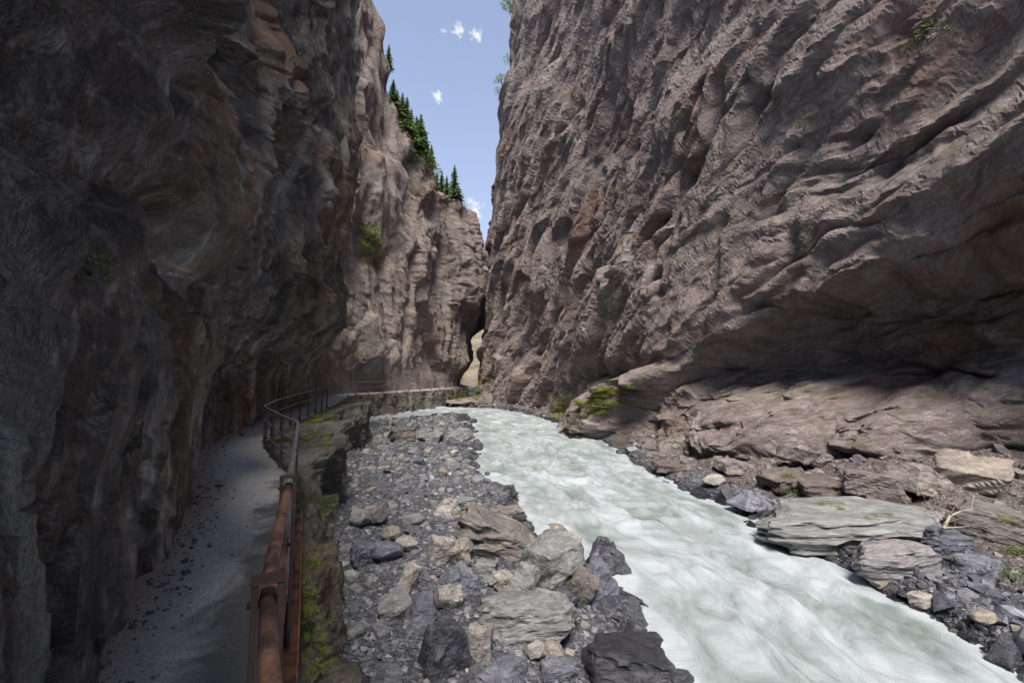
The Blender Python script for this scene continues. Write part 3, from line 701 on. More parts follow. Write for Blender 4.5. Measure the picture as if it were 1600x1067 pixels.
def scatter(name, poly_ok, N, Yr, xr, size, mat_, label, seed, dens_pow):
    g = np.random.default_rng(seed)
    Y = Yr[0] + (Yr[1] - Yr[0]) * g.random(N) ** dens_pow
    X = g.uniform(xr[0], xr[1], N)
    z, sb, sr = ground_z(X, Y, True)
    ok = poly_ok(X, Y, sb, sr); X, Y, z = X[ok], Y[ok], z[ok]; n = len(X)
    sz = size(g, Y, n)
    VV, FF, TT, WT = [], [], [], []; o = 0; wet = 1 - sstep(.10, .34, z - water_z(Y) + .12 * fbm(X / .7, Y / .7, 90, 2))
    sh = g.integers(0, len(SMALLA), n); A = np.stack([g.normal(0, .35, n), g.normal(0, .35, n), g.uniform(0, 6.28, n)], -1)
    Rm = eul(A); tone = g.random(n)
    for k in range(len(SMALLA)):
        idx = np.nonzero(sh == k)[0]
        if not len(idx): continue
        c, f = SMALLA[k]
        P = np.einsum('nij,vj->nvi', Rm[idx], c) * sz[idx][:, None, None] + np.stack([X[idx], Y[idx], z[idx] + .10 * sz[idx]], -1)[:, None, :]
        VV.append(P.reshape(-1, 3)); FF.append((f[None] + (np.arange(len(idx)) * len(c))[:, None, None]).reshape(-1, 3) + o); TT.append(np.repeat(tone[idx], len(c))); WT.append(np.repeat(wet[idx], len(c)))
        o += len(idx) * len(c)
    me = np_mesh(name, np.concatenate(VV), np.concatenate(FF), False); vattr(me, 'tone', np.concatenate(TT)); vattr(me, 'wet', np.concatenate(WT))
    return tag(link(name, me, mat_), label, 'gravel', kind='stuff')
def lip_x(Y): return interp(Y, list(zip(lY[::10], (lp[:, 0] + ln[:, 0] * (lip + np.maximum(bat, 0)))[::10])))
scatter('gravel', lambda X, Y, sb, sr: (sb > -.15) & (sr < .1) & (X > lip_x(Y) - .3), 26000, (4.5, 48), (-15, 3), lambda g, Y, n: (.055 + .0022 * Y) * np.exp(g.normal(.18, .42, n)), M['stone_stuff'], 'loose grey pebbles and shingle covering the gravel bar', 1, 1.55)
scatter('shards', lambda X, Y, sb, sr: (sr > -.2) & (sr < 2.6 - .16 * (Y - 8)) & (X < 14), 9000, (4.5, 17), (6.5, 14), lambda g, Y, n: .10 * np.exp(g.normal(.2, .5, n)), M['slate_stuff'], 'dark bluish slate shards low on the right bank', 3, 1.3)
scatter('rubble', lambda X, Y, sb, sr: (sr > np.where(Y < 17, 2.2 - .16 * (Y - 8), -.1)) & (sr < 11) & (X < 20), 11500, (6, 60), (-8, 19), lambda g, Y, n: (.07 + .0035 * Y) * np.exp(g.normal(.2, .5, n)), M['bank_stuff'], 'broken brown rubble covering the right river bank', 2, 1.5)

# grit fallen from the cliff along the inner edge of the path
g = np.random.default_rng(9); n = 1500
gs = sY0 = float(s_of_Y(1.5)) + (float(s_of_Y(20)) - float(s_of_Y(1.5))) * g.random(n) ** 1.2
gp, gn = path_pt(gs), path_nrm(gs); gw_ = path_w(gp[:, 1]); go = -gw_ * (1 - np.abs(g.normal(0, .16, n)))
gx, gy = gp[:, 0] + gn[:, 0] * go, gp[:, 1] + gn[:, 1] * go; gr_ = (.006 + .0006 * gy) * np.exp(g.normal(0, .55, n))
VV, FF, TT = [], [], []; o = 0; A = eul(np.stack([g.normal(0, .4, n), g.normal(0, .4, n), g.uniform(0, 6.28, n)], -1)); sh = g.integers(0, len(SMALLA), n)
for k in range(len(SMALLA)):
    idx = np.nonzero(sh == k)[0]; c, f = SMALLA[k]
    P = np.einsum('nij,vj->nvi', A[idx], c) * gr_[idx][:, None, None] * 2 + np.stack([gx[idx], gy[idx], path_z(gy[idx]) + .25 * gr_[idx]], -1)[:, None, :]
    VV.append(P.reshape(-1, 3)); FF.append((f[None] + (np.arange(len(idx)) * len(c))[:, None, None]).reshape(-1, 3) + o); TT.append(np.repeat(g.random(len(idx)), len(c))); o += len(idx) * len(c)
me = np_mesh('grit', np.concatenate(VV), np.concatenate(FF), False); vattr(me, 'tone', np.concatenate(TT)); vattr(me, 'wet', np.zeros(o))
tag(link('grit', me, M['bank_stuff']), 'small fallen grit scattered along the inner edge of the footpath', 'gravel', kind='stuff')

# stones one could point at: individuals
BIG = {k: [] for k in ('round', 'block', 'slab', 'wedge')}
for kind in BIG:
    for j in range(4):
        m = hull_mesh('stone_shape', rand_pts(kind, r_), 1, .03, j + 3 * len(kind), kind == 'round', .0)
        BIG[kind].append(m)
def place_stone(name, label, cat, group, kind, loc, dims, rot, mt, mesh=None):
    src = mesh or r_.choice(BIG[kind])
    key = (src.name, mt)
    if key not in place_stone.cache:
        c = src.copy(); c.materials.clear(); c.materials.append(M[mt]); place_stone.cache[key] = c
    o = bpy.data.objects.new(name, place_stone.cache[key]); COL.objects.link(o)
    o.location = loc; o.scale = dims; o.rotation_euler = rot
    return tag(o, label, cat, group)
place_stone.cache = {}
# (px centre, py base, width px, height px, kind, material, tilt, turn, label)  measured on the photograph, set down on the bed
HERO = [
 (776, 872, 122, 62, 'slab2', 'stone_brown', (8, 14), 20, 'big brown slab-sided boulder with a pale flat top at the middle of the gravel bar'),
 (868, 918, 92, 78, 'block', 'stone_grey', (6, -8), 35, 'big speckled light grey boulder at the water edge below the dark pointed rock'),
 (884, 862, 50, 26, 'slab', 'stone_tan', (10, 24), -20, 'tan slab lying on top of the speckled grey boulder'),
 (866, 838, 32, 18, 'round', 'stone_brown', (0, 0), 10, 'small round brown stone in the water edge behind the tan slab'),
 (948, 915, 74, 80, 'spire', 'stone_wet', (0, 0), 15, 'black wet pointed boulder standing in the river edge'),
 (936, 940, 66, 72, 'spire', 'stone_slate', (0, 10), 70, 'purplish slate boulder leaning against the black pointed rock'),
 (909, 950, 46, 54, 'block', 'stone_brown', (10, 30), 0, 'rusty brown upright stone wedged left of the slate boulder'),
 (884, 955, 54, 34, 'round', 'stone_wet', (0, 10), 30, 'low black wet rock between the flat grey slab and the brown stone'),
 (980, 985, 88, 46, 'wedge', 'stone_wet', (0, 18), 12, 'dark wet ledge-like rock below the black pointed boulder'),
 (1000, 1020, 64, 48, 'wedge', 'stone_wet', (10, 0), 80, 'dark brown wet rock lowest at the water edge before the small side pool'),
 (828, 1010, 134, 76, 'slab2', 'stone_grey', (-6, -12), -15, 'broad flat-topped grey slab boulder in the foreground of the gravel bar'),
 (824, 940, 58, 58, 'wedge', 'stone_grey', (12, 22), 60, 'leaning grey slab standing behind the broad flat-topped boulder'),
 (749, 1045, 42, 70, 'block', 'stone_pale', (4, 4), 5, 'pale upright rectangular block in the foreground shingle'),
 (836, 1040, 34, 36, 'round', 'stone_pale', (0, 0), 30, 'pale rounded stone left of the tan rounded stone in the foreground'),
 (864, 1046, 36, 42, 'round', 'stone_tan', (0, 0), -30, 'tan rounded stone beside the pale rounded one at the foot of the broad slab'),
 (712, 936, 72, 58, 'wedge', 'stone_slate', (0, 16), 40, 'dark angular boulder with a pale upper edge left of the leaning slab'),
 (700, 958, 44, 40, 'slab', 'stone_pale', (30, 10), 30, 'pale flat stone leaning on the dark angular boulder'),
 (655, 985, 70, 56, 'wedge', 'stone_slate', (10, -14), 100, 'dark slate block near the rock ledge in the foreground'),
 (612, 972, 54, 36, 'slab', 'stone_grey', (14, -10), 20, 'flat grey stone left of the dark slate block'),
 (985, 1085, 140, 62, 'block', 'stone_wet', (0, 4), 0, 'large black wet boulder cut by the lower picture edge'),
 (1068, 1080, 44, 24, 'round', 'stone_wet', (0, 0), 40, 'small black wet rock right of the large wet boulder at the lower edge'),
 (872, 1072, 52, 30, 'slab', 'stone_slate', (6, 4), 15, 'bluish flat stone at the lower edge below the tan rounded stone'),
 (790, 1075, 90, 42, 'wedge', 'stone_slate', (6, 14), 60, 'dark grey broken block at the lower picture edge below the pale block'),
 (690, 1060, 80, 90, 'wedge', 'stone_wet', (10, -10), 30, 'dark jagged rock left of the pale upright block'),
 (625, 694, 42, 26, 'block', 'stone_brown', (0, 0), 20, 'squat brown boulder alone on the far part of the gravel bar'),
 (668, 694, 44, 20, 'slab', 'stone_grey', (0, 4), 0, 'low grey slab right of the squat brown boulder on the far bar'),
 (560, 830, 38, 42, 'round', 'stone_grey', (0, 0), 20, 'rounded grey stone of a close pair below the rock ledge'),
 (588, 826, 34, 40, 'round', 'stone_brown', (0, 0), 70, 'rounded brown stone of a close pair below the rock ledge'),
 (609, 852, 32, 32, 'round', 'stone_tan', (0, 0), 0, 'rounded tan stone just below the close pair of rounded stones'),
 (632, 868, 38, 30, 'round', 'stone_pale', (0, 0), 20, 'smooth pale oval stone right of the rounded tan stone'),
 (645, 828, 34, 26, 'round', 'stone_grey', (0, 0), 20, 'smooth grey oval stone above the smooth pale oval stone'),
 (686, 884, 34, 50, 'block', 'stone_pale', (10, 14), 20, 'beige upright stone standing left of the tan slab'),
 (712, 888, 52, 40, 'slab', 'stone_tan', (30, -14), -30, 'tan slab leaning by the big brown slab-sided boulder'),
 (722, 808, 38, 30, 'block', 'stone_grey', (0, 0), 20, 'olive grey stone behind the big brown slab-sided boulder'),
 (700, 812, 40, 32, 'wedge', 'stone_pale', (10, 10), 60, 'pale wedge stone left of the olive grey stone'),
 (796, 810, 46, 14, 'slab', 'stone_brown', (0, 0), 5, 'flat mossy brown rock lapped by the water beside the shingle spit'),
 (565, 890, 44, 40, 'block', 'stone_slate', (6, 6), 40, 'bluish angular stone on the shingle close to the rock ledge'),
 (600, 885, 50, 40, 'round', 'stone_slate', (6, 6), 10, 'bluish rounded boulder right of the bluish angular stone'),
 (636, 930, 34, 44, 'block', 'stone_pale', (14, 6), 80, 'light upright stone on the dark shingle above the slate block'),
 (760, 905, 36, 24, 'block', 'stone_grey', (0, 6), 10, 'small light stone on shingle under the big brown boulder'),
 (786, 925, 40, 26, 'slab', 'stone_pale', (10, 6), 40, 'small pale slab between the big brown boulder and the leaning slab'),
 # right bank
 (1346, 858, 268, 58, 'beds', 'stone_grey', (3, -3), -14, 'long pale layered slab with yellow moss lying along the right waterline'),
 (1408, 905, 112, 48, 'beds', 'stone_slate', (4, -8), -20, 'dark layered slate block below the right end of the long pale slab'),
 (1490, 872, 80, 40, 'beds', 'stone_slate', (4, 10), 20, 'bluish slate block behind the dark layered slate block'),
 (1560, 850, 110, 60, 'beds', 'stone_brown', (6, 12), -20, 'brown mossy slab at the right picture edge behind the driftwood'),
 (1326, 716, 92, 42, 'wedge', 'stone_red', (0, 6), 0, 'reddish angular block lying at the mouth of the hollow under the right cliff'),
 (1270, 738, 70, 40, 'slab', 'stone_red', (8, 12), 30, 'reddish slab in front of the angular block at the hollow'),
 (1300, 785, 90, 38, 'block', 'stone_red', (6, 0), -10, 'broad reddish block behind the long pale slab'),
 (1240, 770, 72, 32, 'slab', 'stone_red', (10, -8), 20, 'reddish slab left of the broad block on the right bank'),
 (1390, 790, 96, 50, 'block', 'stone_red', (0, 10), 50, 'large reddish boulder above the right half of the long pale slab'),
 (1470, 775, 100, 56, 'wedge', 'stone_red', (6, 10), 10, 'reddish boulder beside the driftwood under the right cliff'),
 (1548, 775, 110, 60, 'block', 'stone_red', (6, -8), 40, 'large rusty boulder at the right edge under the cliff'),
 (1120, 766, 36, 26, 'round', 'stone_pale', (0, 0), 10, 'pale rounded stone at the right waterline'),
 (1152, 745, 60, 26, 'slab', 'stone_red', (6, 6), 10, 'flat reddish stone behind the pale rounded stone on the right bank'),
 (1190, 800, 70, 34, 'wedge', 'stone_slate', (6, 10), 20, 'dark slate rock at the waterline left of the long pale slab'),
 (1450, 955, 36, 24, 'block', 'stone_pale', (6, 4), 20, 'light stone at the right waterline below the slate blocks'),
 (1552, 985, 42, 28, 'round', 'stone_tan', (0, 0), 20, 'light brown stone in the slate rubble near the right picture edge'),
 (1388, 924, 30, 10, 'slab', 'stone_tan', (0, 0), 0, 'small flat orange stone lapped by water under the dark slate block'),
 (1590, 1046, 50, 40, 'wedge', 'stone_wet', (0, 10), 20, 'black wet rock at the lower right corner'),
 (1545, 915, 60, 40, 'block', 'stone_slate', (5, 5), 30, 'dark slate block among the rubble below the brown mossy slab'),
 (726, 638, 60, 16, 'round', 'stone_brown', (0, 0), 0, 'low brown boulder at the tip of the far mossy promontory'),
 (1050, 742, 56, 18, 'slab', 'stone_red', (4, 4), 0, 'flat pinkish stone at the foot of the sloping slab'),
]
def hero_pts(kind, r):
    if kind == 'spire':
        return [(-.5, -.4, -.5), (.5, -.42, -.5), (.45, .42, -.5), (-.42, .4, -.5), (-.36, -.25, .05), (.42, -.2, -.05), (.3, .25, .1), (-.1, .05, .5), (-.02, -.08, .47), (.12, .05, .4), (-.3, .2, .0)]
    if kind == 'slab2':
        return [(-.5, -.36, -.1), (.44, -.4, -.32), (.5, .34, -.36), (-.45, .42, -.3), (-.46, -.2, .5), (-.25, -.34, .46), (.42, -.34, .12), (.5, .0, .08), (.34, .42, .1), (-.3, .44, .4), (-.4, -.3, -.5), (.3, -.36, -.5), (.3, .3, -.5), (-.3, .3, -.5)]
    if kind == 'beds':
        return [(-.5, -.1, -.2), (-.42, -.34, .05), (.46, -.4, -.3), (.5, .3, -.2), (-.3, .44, -.1), (-.36, -.2, .34), (.4, -.3, .38), (.5, .1, .3), (.2, .4, .42), (-.2, .3, .46), (-.3, -.3, -.5), (.3, -.3, -.5), (.3, .3, -.5), (-.3, .3, -.5)]
    return rand_pts(kind, r)
hero_xy = []
for i, (px, py, wpx, hpx, kind, mt, tilt, turn, lab) in enumerate(HERO):
    p_ = on_ground(px, min(py - 3, 1062) if py < 1068 else py - 3)
    Yd = p_.y + 0.5 * wpx / FPX * p_.y * .5
    W = wpx / FPX * p_.y * 1.02; H = hpx / FPX * p_.y * .98
    rr = random.Random(100 + i)
    stretch = {'slab': (1, 1, 1), 'round': (1, 1, 1)}.get(kind, (1, 1, 1))
    raw = {'slab': .40, 'round': .74, 'wedge': .6, 'block': .8, 'spire': 1.0, 'slab2': 1.0, 'beds': .9}[kind]
    lay = .03 if kind == 'beds' else (.012 if kind in ('slab2', 'spire') else .006)
    me = hull_mesh('boulder_shape', hero_pts(kind, rr), 4, .05 if kind != 'round' else .025, i + 7, kind == 'round', lay if kind != 'round' else 0)
    me.materials.append(M[mt])
    nm = 'boulder' if W > .55 else 'stone'
    o = link(nm, me)
    D = W * (.8 if kind not in ('beds',) else .45)
    sz = H / raw
    if kind in ('slab', 'round'): sz = max(sz * .8, H)
    o.scale = (W / .95, D / .85, sz)
    o.rotation_euler = (R(tilt[0]), R(tilt[1]), R(turn if kind not in ('spire', 'slab2', 'beds') else turn * .6))
    o.location = (p_.x, p_.y + D * .3, p_.z + H * .40)
    tag(o, lab, 'rock')
    hero_xy.append((p_.x, p_.y + D * .3, W * .5))
HX_ = np.array(hero_xy)
n_bar = n_bank = tries = 0
LAND = {0: 'big brown slab-sided boulder', 1: 'speckled grey boulder', 4: 'black pointed boulder', 10: 'broad flat-topped boulder', 12: 'pale upright block', 15: 'dark angular boulder', 19: 'large wet boulder', 23: 'dark jagged rock', 24: 'squat brown boulder', 26: 'close pair of rounded stones', 29: 'smooth pale oval stone',
        35: 'mossy rock by the shingle spit', 36: 'bluish angular stone', 17: 'dark slate block', 41: 'long pale slab', 42: 'dark layered slate block', 44: 'mossy slab at the right edge', 45: 'angular block at the hollow', 49: 'large reddish boulder', 51: 'rusty boulder at the right edge', 52: 'pale rounded waterline stone', 54: 'slate rock at the waterline', 55: 'light waterline stone', 60: 'flat pinkish stone below the slab'}
used = {}
def near_label(X, Y, W, desc, zone):
    size = 'small' if W < .34 else ('large' if W > .62 else 'middling')
    best = min(LAND, key=lambda k: math.hypot(hero_xy[k][0] - X, hero_xy[k][1] - Y))
    bx, by, _ = hero_xy[best]; dx, dy = X - bx, Y - by
    side = ('right of' if dx > 0 else 'left of') if abs(dx) > abs(dy) else ('behind' if dy > 0 else 'in front of')
    far_ = 'just ' if math.hypot(dx, dy) < 1.2 else ('' if math.hypot(dx, dy) < 3 else 'well ')
    if far_ and side == 'in front of': side = 'before'
    lab = f'{size} {desc} stone {far_}{side} the {LAND[best]}'
    if lab in used or far_ == 'well ':
        lab2 = f'{size} {desc} stone {zone}, {far_}{side} the {LAND[best]}'
        if lab2 not in used and len(lab2.split()) <= 16: lab = lab2
    used[lab] = 1
    return lab
while n_bar < 165 and tries < 6000:
    tries += 1
    Y = 6.0 + 34 * r_.random() ** 1.7; X = r_.uniform(-14, 3)
    sb = float(sdist(BAR, np.array([X]), np.array([Y]))[0])
    if sb < .1 or X < float(lip_x(np.array([Y]))[0]) + .25: continue
    W = (.16 + .009 * Y) * math.exp(abs(r_.gauss(0, .42)))
    if np.any(np.hypot(HX_[:, 0] - X, HX_[:, 1] - Y) < HX_[:, 2] + W * .45): continue
    HX_ = np.vstack([HX_, (X, Y, W * .5)])
    kind = r_.choice(['block', 'block', 'slab', 'wedge', 'round']); wet = sb < .55 and Y < 30
    mt = 'stone_wet' if wet and r_.random() < .7 else r_.choice(['stone', 'stone', 'stone', 'stone_slate', 'stone_slate', 'stone_grey', 'stone_grey', 'stone_pale'] if r_.random() < .97 else ['stone_tan'])
    shape = {'block': 'angular', 'slab': 'flat', 'wedge': 'wedge-shaped', 'round': 'rounded'}[kind]
    tone = {'stone': 'grey', 'stone_slate': 'bluish grey', 'stone_grey': 'light grey', 'stone_pale': 'pale beige', 'stone_tan': 'tan', 'stone_wet': 'wet black'}[mt]
    where = 'at the water edge of the gravel bar' if sb < .55 else ('in the foreground shingle' if Y < 10 else ('on the middle of the gravel bar' if Y < 20 else 'on the far half of the gravel bar'))
    place_stone('stone', near_label(X, Y, W, f'{tone} {shape}', 'by the water' if sb < .55 else ('near the ledge' if X < float(lip_x(np.array([Y]))[0]) + 1.2 else 'mid bar')), 'rock', 'loose stones on the gravel bar', kind, (X, Y, gz(X, Y) + W * .12), (W, W * r_.uniform(.7, 1), W * r_.uniform(.7, 1.1)), (r_.gauss(0, .25), r_.gauss(0, .25), r_.uniform(0, 6.28)), mt)
    n_bar += 1
n_wet = 0
while n_wet < 34 and tries < 9000:
    tries += 1
    Y = 7 + 36 * r_.random() ** 1.5; X = r_.uniform(-4, 9)
    a = np.array([X]), np.array([Y]); sb = float(sdist(BAR, *a)[0]); sr = float(sdist(RBK, *a)[0])
    if not (-.22 < sb < .2 or -.22 < sr < .2): continue
    W = (.16 + .011 * Y) * math.exp(abs(r_.gauss(0, .4)))
    if np.any(np.hypot(HX_[:, 0] - X, HX_[:, 1] - Y) < HX_[:, 2] + W * .3): continue
    HX_ = np.vstack([HX_, (X, Y, W * .5)])
    kind = r_.choice(['block', 'wedge', 'round', 'slab']); shape = {'block': 'angular', 'slab': 'flat', 'wedge': 'wedge-shaped', 'round': 'rounded'}[kind]
    place_stone('stone', near_label(X, Y, W, f'half-submerged black {shape}', 'left bank' if sb > sr else 'right bank'), 'rock', 'wet stones along the waterline', kind, (X, Y, max(gz(X, Y), float(water_z(Y)) - .05) + W * .08), (W, W * r_.uniform(.7, 1), W * r_.uniform(.7, 1.1)), (r_.gauss(0, .3), r_.gauss(0, .3), r_.uniform(0, 6.28)), 'stone_wet')
    n_wet += 1
tries = 0
while n_bank < 75 and tries < 6000:
    tries += 1
    Y = 7.0 + 26 * r_.random() ** 1.2; X = r_.uniform(6, 16)
    sr = float(sdist(RBK, np.array([X]), np.array([Y]))[0])
    if sr < .05 or sr > 6.5: continue
    W = (.2 + .013 * Y) * math.exp(abs(r_.gauss(0, .38)))
    if np.any(np.hypot(HX_[:, 0] - X, HX_[:, 1] - Y) < HX_[:, 2] + W * .35): continue
    HX_ = np.vstack([HX_, (X, Y, W * .5)])
    low_b = sr < 2.2 and Y < 16
    kind = r_.choice(['block', 'slab', 'slab', 'wedge'])
    mt = r_.choice(['stone_slate', 'stone_slate', 'stone_wet', 'stone']) if low_b else r_.choice(['stone_red', 'stone_red', 'stone_brown', 'stone'])
    shape = {'block': 'angular', 'slab': 'flat', 'wedge': 'wedge-shaped'}[kind]
    tone = {'stone': 'grey', 'stone_slate': 'bluish slate', 'stone_wet': 'wet black', 'stone_red': 'reddish', 'stone_brown': 'brown'}[mt]
    where = 'low on the right bank by the water' if low_b else ('on the right bank near the water' if sr < 2.5 else 'on the rubble slope under the right cliff')
    place_stone('stone', near_label(X, Y, W, f'{tone} {shape}', 'by the water' if sr < 1.2 else ('under the cliff' if sr > 4 else 'mid bank')), 'rock', 'broken stones on the right bank', kind, (X, Y, gz(X, Y) + W * .1), (W, W * r_.uniform(.6, 1), W * r_.uniform(.6, 1)), (r_.gauss(0, .3), r_.gauss(0, .3), r_.uniform(0, 6.28)), mt)
    n_bank += 1

# foam collars where the river breaks on stones
for hx_, hy_, hr_ in HX_:
    m = (np.abs(WX - hx_) < hr_ + .8) & (np.abs(WY - hy_) < hr_ + 1.2)
    if not m.any(): continue
    dd = np.hypot(WX[m] - hx_, (WY[m] - hy_ + .15) * .8) - hr_
    foam[m] = np.clip(foam[m] + .75 * np.exp(-(np.maximum(dd, 0) / .16) ** 2), 0, 1.3)
vattr(river_me, 'foam', foam.ravel())

# ------------------------------------------------------------------ railings
def tube(bm, pts, r, seg=8, cap=True):
    pts = [Vector(p) for p in pts]; rings = []
    for i, p in enumerate(pts):
        a = pts[max(0, i - 1)]; b = pts[min(len(pts) - 1, i + 1)]; t = (b - a).normalized()
        up = Vector((0, 0, 1)) if abs(t.z) < .95 else Vector((1, 0, 0))
        u = t.cross(up).normalized(); v = u.cross(t)
        rr = r[i] if isinstance(r, (list, tuple)) else r
        rings.append([bm.verts.new(p + (u * math.cos(k) + v * math.sin(k)) * rr) for k in [2 * math.pi * q / seg for q in range(seg)]])
    for A, B in zip(rings, rings[1:]):
        for k in range(seg):
            f = bm.faces.new((A[k], A[(k + 1) % seg], B[(k + 1) % seg], B[k])); f.smooth = True
    if cap:
        bm.faces.new(rings[0]); bm.faces.new(rings[-1][::-1])
def box(bm, c, sx, sy, sz, dirx=Vector((1, 0, 0)), bev=0):
    dirx = Vector(dirx).normalized(); diry = Vector((-dirx.y, dirx.x, 0)); c = Vector(c)
    vs = [bm.verts.new(c + dirx * (a * sx / 2) + diry * (b * sy / 2) + Vector((0, 0, e * sz / 2))) for a in (-1, 1) for b in (-1, 1) for e in (-1, 1)]
    fs = [bm.faces.new([vs[i] for i in f]) for f in ((0, 1, 3, 2), (4, 6, 7, 5), (0, 4, 5, 1), (2, 3, 7, 6), (0, 2, 6, 4), (1, 5, 7, 3))]
    if bev:
        es = list({e for f in fs for e in f.edges}); bmesh.ops.bevel(bm, geom=es, offset=bev, segments=2, affect='EDGES', clamp_overlap=True)
def part(name, fn, mt, parent):
    bm = bmesh.new(); fn(bm); bmesh.ops.recalc_face_normals(bm, faces=bm.faces)
    me = bpy.data.meshes.new(name); bm.to_mesh(me); bm.free()
    return link(name, me, M[mt], parent)
def rail_pt(s, z, out=-.04):
    p = path_pt(np.array([s]))[0]; n = path_nrm(np.array([s]))[0]
    return Vector((p[0] + n[0] * out, p[1] + n[1] * out, float(path_z(np.array([p[1]]))[0]) + z))
def rail_dir(s): return (rail_pt(s + .2, 0) - rail_pt(s - .2, 0)).normalized()
def sY(Y): return float(s_of_Y(Y))
# near railing of rust-red pipes held between flat steel posts
rr_ = empty('railing', rail_pt(sY(1.64), 0))
tag(rr_, 'rusty red-brown pipe railing at the near end of the footpath', 'railing')
def rel(parent, p): return Vector(p) - parent.location
s0, s1, s2 = sY(-.35), sY(1.64), sY(3.3)
def near_post(s):
    d_ = rail_dir(s); n_ = Vector((d_.y, -d_.x, 0))
    def f(bm):
        for k in (-1, 1):
            box(bm, rel(rr_, rail_pt(s, .50) + n_ * (k * .040)), .07, .022, 1.24, d_, .003)
        box(bm, rel(rr_, rail_pt(s, 1.128)), .08, .110, .014, d_, .003)
        box(bm, rel(rr_, rail_pt(s, .02)) + d_ * .02, .02, .068, .5, d_)
    return f
def bolt(s, z):
    d_ = rail_dir(s); n_ = Vector((d_.y, -d_.x, 0))
    def f(bm):
        c = rel(rr_, rail_pt(s, z)); tube(bm, [c - n_ * .062, c + n_ * .062], .011, 6)
    return f
for s in (sY(-.3), s1, s2):
    po = part('post', near_post(s), 'rust_dark', rr_); [part('bolt', bolt(s, z), 'rust_dark', po) for z in (1.05, .66, .30)]
for a, b in ((sY(-.3) - .02, s1 + .02), (s1 + .02, s2 + .03)):
    for z, r, nm in ((1.05, .027, 'top_rail'), (.66, .022, 'middle_rail'), (.30, .022, 'lower_rail')):
        part(nm, lambda bm: tube(bm, [rel(rr_, rail_pt(a + (b - a) * k / 6, z)) for k in range(7)], r, 14), 'rust', rr_)
# grey railing further on
def railing(label, sa, sb, spacing, heights, mt, r_top, r_mid, post_mt, first_post=True):
    o = empty('railing', rail_pt(sa, 0)); tag(o, label, 'railing')
    n = max(1, int((sb - sa) / spacing)); ss = [sa + (sb - sa) * i / n for i in range(n + 1)]
    for i, s in enumerate(ss):
        if i == 0 and not first_post: continue
        d_ = rail_dir(s)
        def f(bm):
            box(bm, rel(o, rail_pt(s, .46)), .05, .05, 1.16, d_, .004); box(bm, rel(o, rail_pt(s, .02)), .14, .10, .05, d_)
        part('post', f, post_mt, o)
    for j, z in enumerate(heights):
        m_ = int((sb - sa) / .3) + 2
        part('top_rail' if j == 0 else ('middle_rail' if j == 1 else 'lower_rail'), lambda bm: tube(bm, [rel(o, rail_pt(sa + (sb - sa) * k / m_, z)) for k in range(m_ + 1)], r_top if j == 0 else r_mid, 10), mt, o)
    return o
railing('grey steel railing curving along the footpath beyond the rusty railing', s2 + .06, sY(24.5), 1.4, (1.05, .68, .34), 'galv', .027, .02, 'rust_dark', False)
railing('thin grey railing of the far walkway along the foot of the far left cliff', sY(41), sY(70), 2.2, (1.1, .55), 'galv', .035, .028, 'galv')
# rusty channel edging the path
ed = empty('edge_channel', rail_pt(sY(1.64), 0)); tag(ed, 'orange rusty steel channel along the outer edge of the path under the railing', 'steel channel')
def strip(off0, off1, z0, z1):
    def f(bm):
        n = 24; a, b = sY(-.8), sY(6.4); prev = None
        for i in range(n + 1):
            s = a + (b - a) * i / n
            ring = [bm.verts.new(rel(ed, rail_pt(s, z, o))) for o, z in ((off0, z0), (off1, z0), (off1, z1), (off0, z1))]
            if prev:
                for k in range(4): bm.faces.new((prev[k], prev[(k + 1) % 4], ring[(k + 1) % 4], ring[k]))
            else: bm.faces.new(ring[::-1])
            prev = ring
        bm.faces.new(prev)
    return f
part('web', strip(-.028, .060, -.20, -.02), 'rust_plate', ed)
part('flange', strip(.061, .072, -.20, .05), 'rust_plate', ed)
part('flange', strip(-.042, -.029, -.20, .022), 'rust_plate', ed)

# ------------------------------------------------------------------ trees and plants
def leaf_mesh(name, tris, tones):
    co = np.array(tris, dtype=np.float32).reshape(-1, 3); f = np.arange(len(co)).reshape(-1, 3)
    me = np_mesh(name, co, f, False); vattr(me, 'tone', np.repeat(np.array(tones), 3)); return me
def make_fir(r, ht=1.0, wid=.20, gap=.06):
    T, TN = [], []; z = .12
    while z < .985:
        rad = wid * (1 - z) ** .85 * r.uniform(.75, 1.15) + .012
        nb = r.randint(6, 9)
        for k in range(nb):
            if r.random() < .12: continue
            a = 2 * math.pi * (k + r.random() * .8) / nb; L = rad * r.uniform(.65, 1.15)
            ca, sa = math.cos(a), math.sin(a); tn = min(1, max(0, r.gauss(.45, .22)))
            for q in range(4):                                    # sprays along the drooping branch
                t0 = q / 4; c0 = L * (t0 + .02); c1 = L * min(1, t0 + .42); zz0 = z - .28 * L * t0; zz1 = z - .28 * L * (t0 + .4) - .03 * L
                wd = L * .28 * (1 - .55 * t0)
                for sgn in (-1, 1):
                    T += [(ca * c0, sa * c0, zz0), (ca * c1, sa * c1, zz1), (ca * (c0 * .5 + c1 * .5) - sa * wd * sgn, sa * (c0 * .5 + c1 * .5) + ca * wd * sgn, (zz0 + zz1) / 2 - .12 * L)]
                    TN.append(tn * r.uniform(.7, 1.2))
        z += gap * (1.05 - .6 * z) * r.uniform(.7, 1.1) * .75
    return leaf_mesh('crown_shape', T, TN)
fr = random.Random(3)
FIRS = [make_fir(fr, 1, fr.uniform(.22, .29)) for _ in range(4)]
for m in FIRS: m.materials.append(M['fir'])
bm = bmesh.new(); tube(bm, [(0, 0, -.12), (.003, 0, .3), (-.003, .002, .7), (0, 0, .97)], [.018, .014, .008, .002], 6)
TRUNK = bpy.data.meshes.new('trunk_shape'); bm.to_mesh(TRUNK); bm.free(); TRUNK.materials.append(M['bark'])
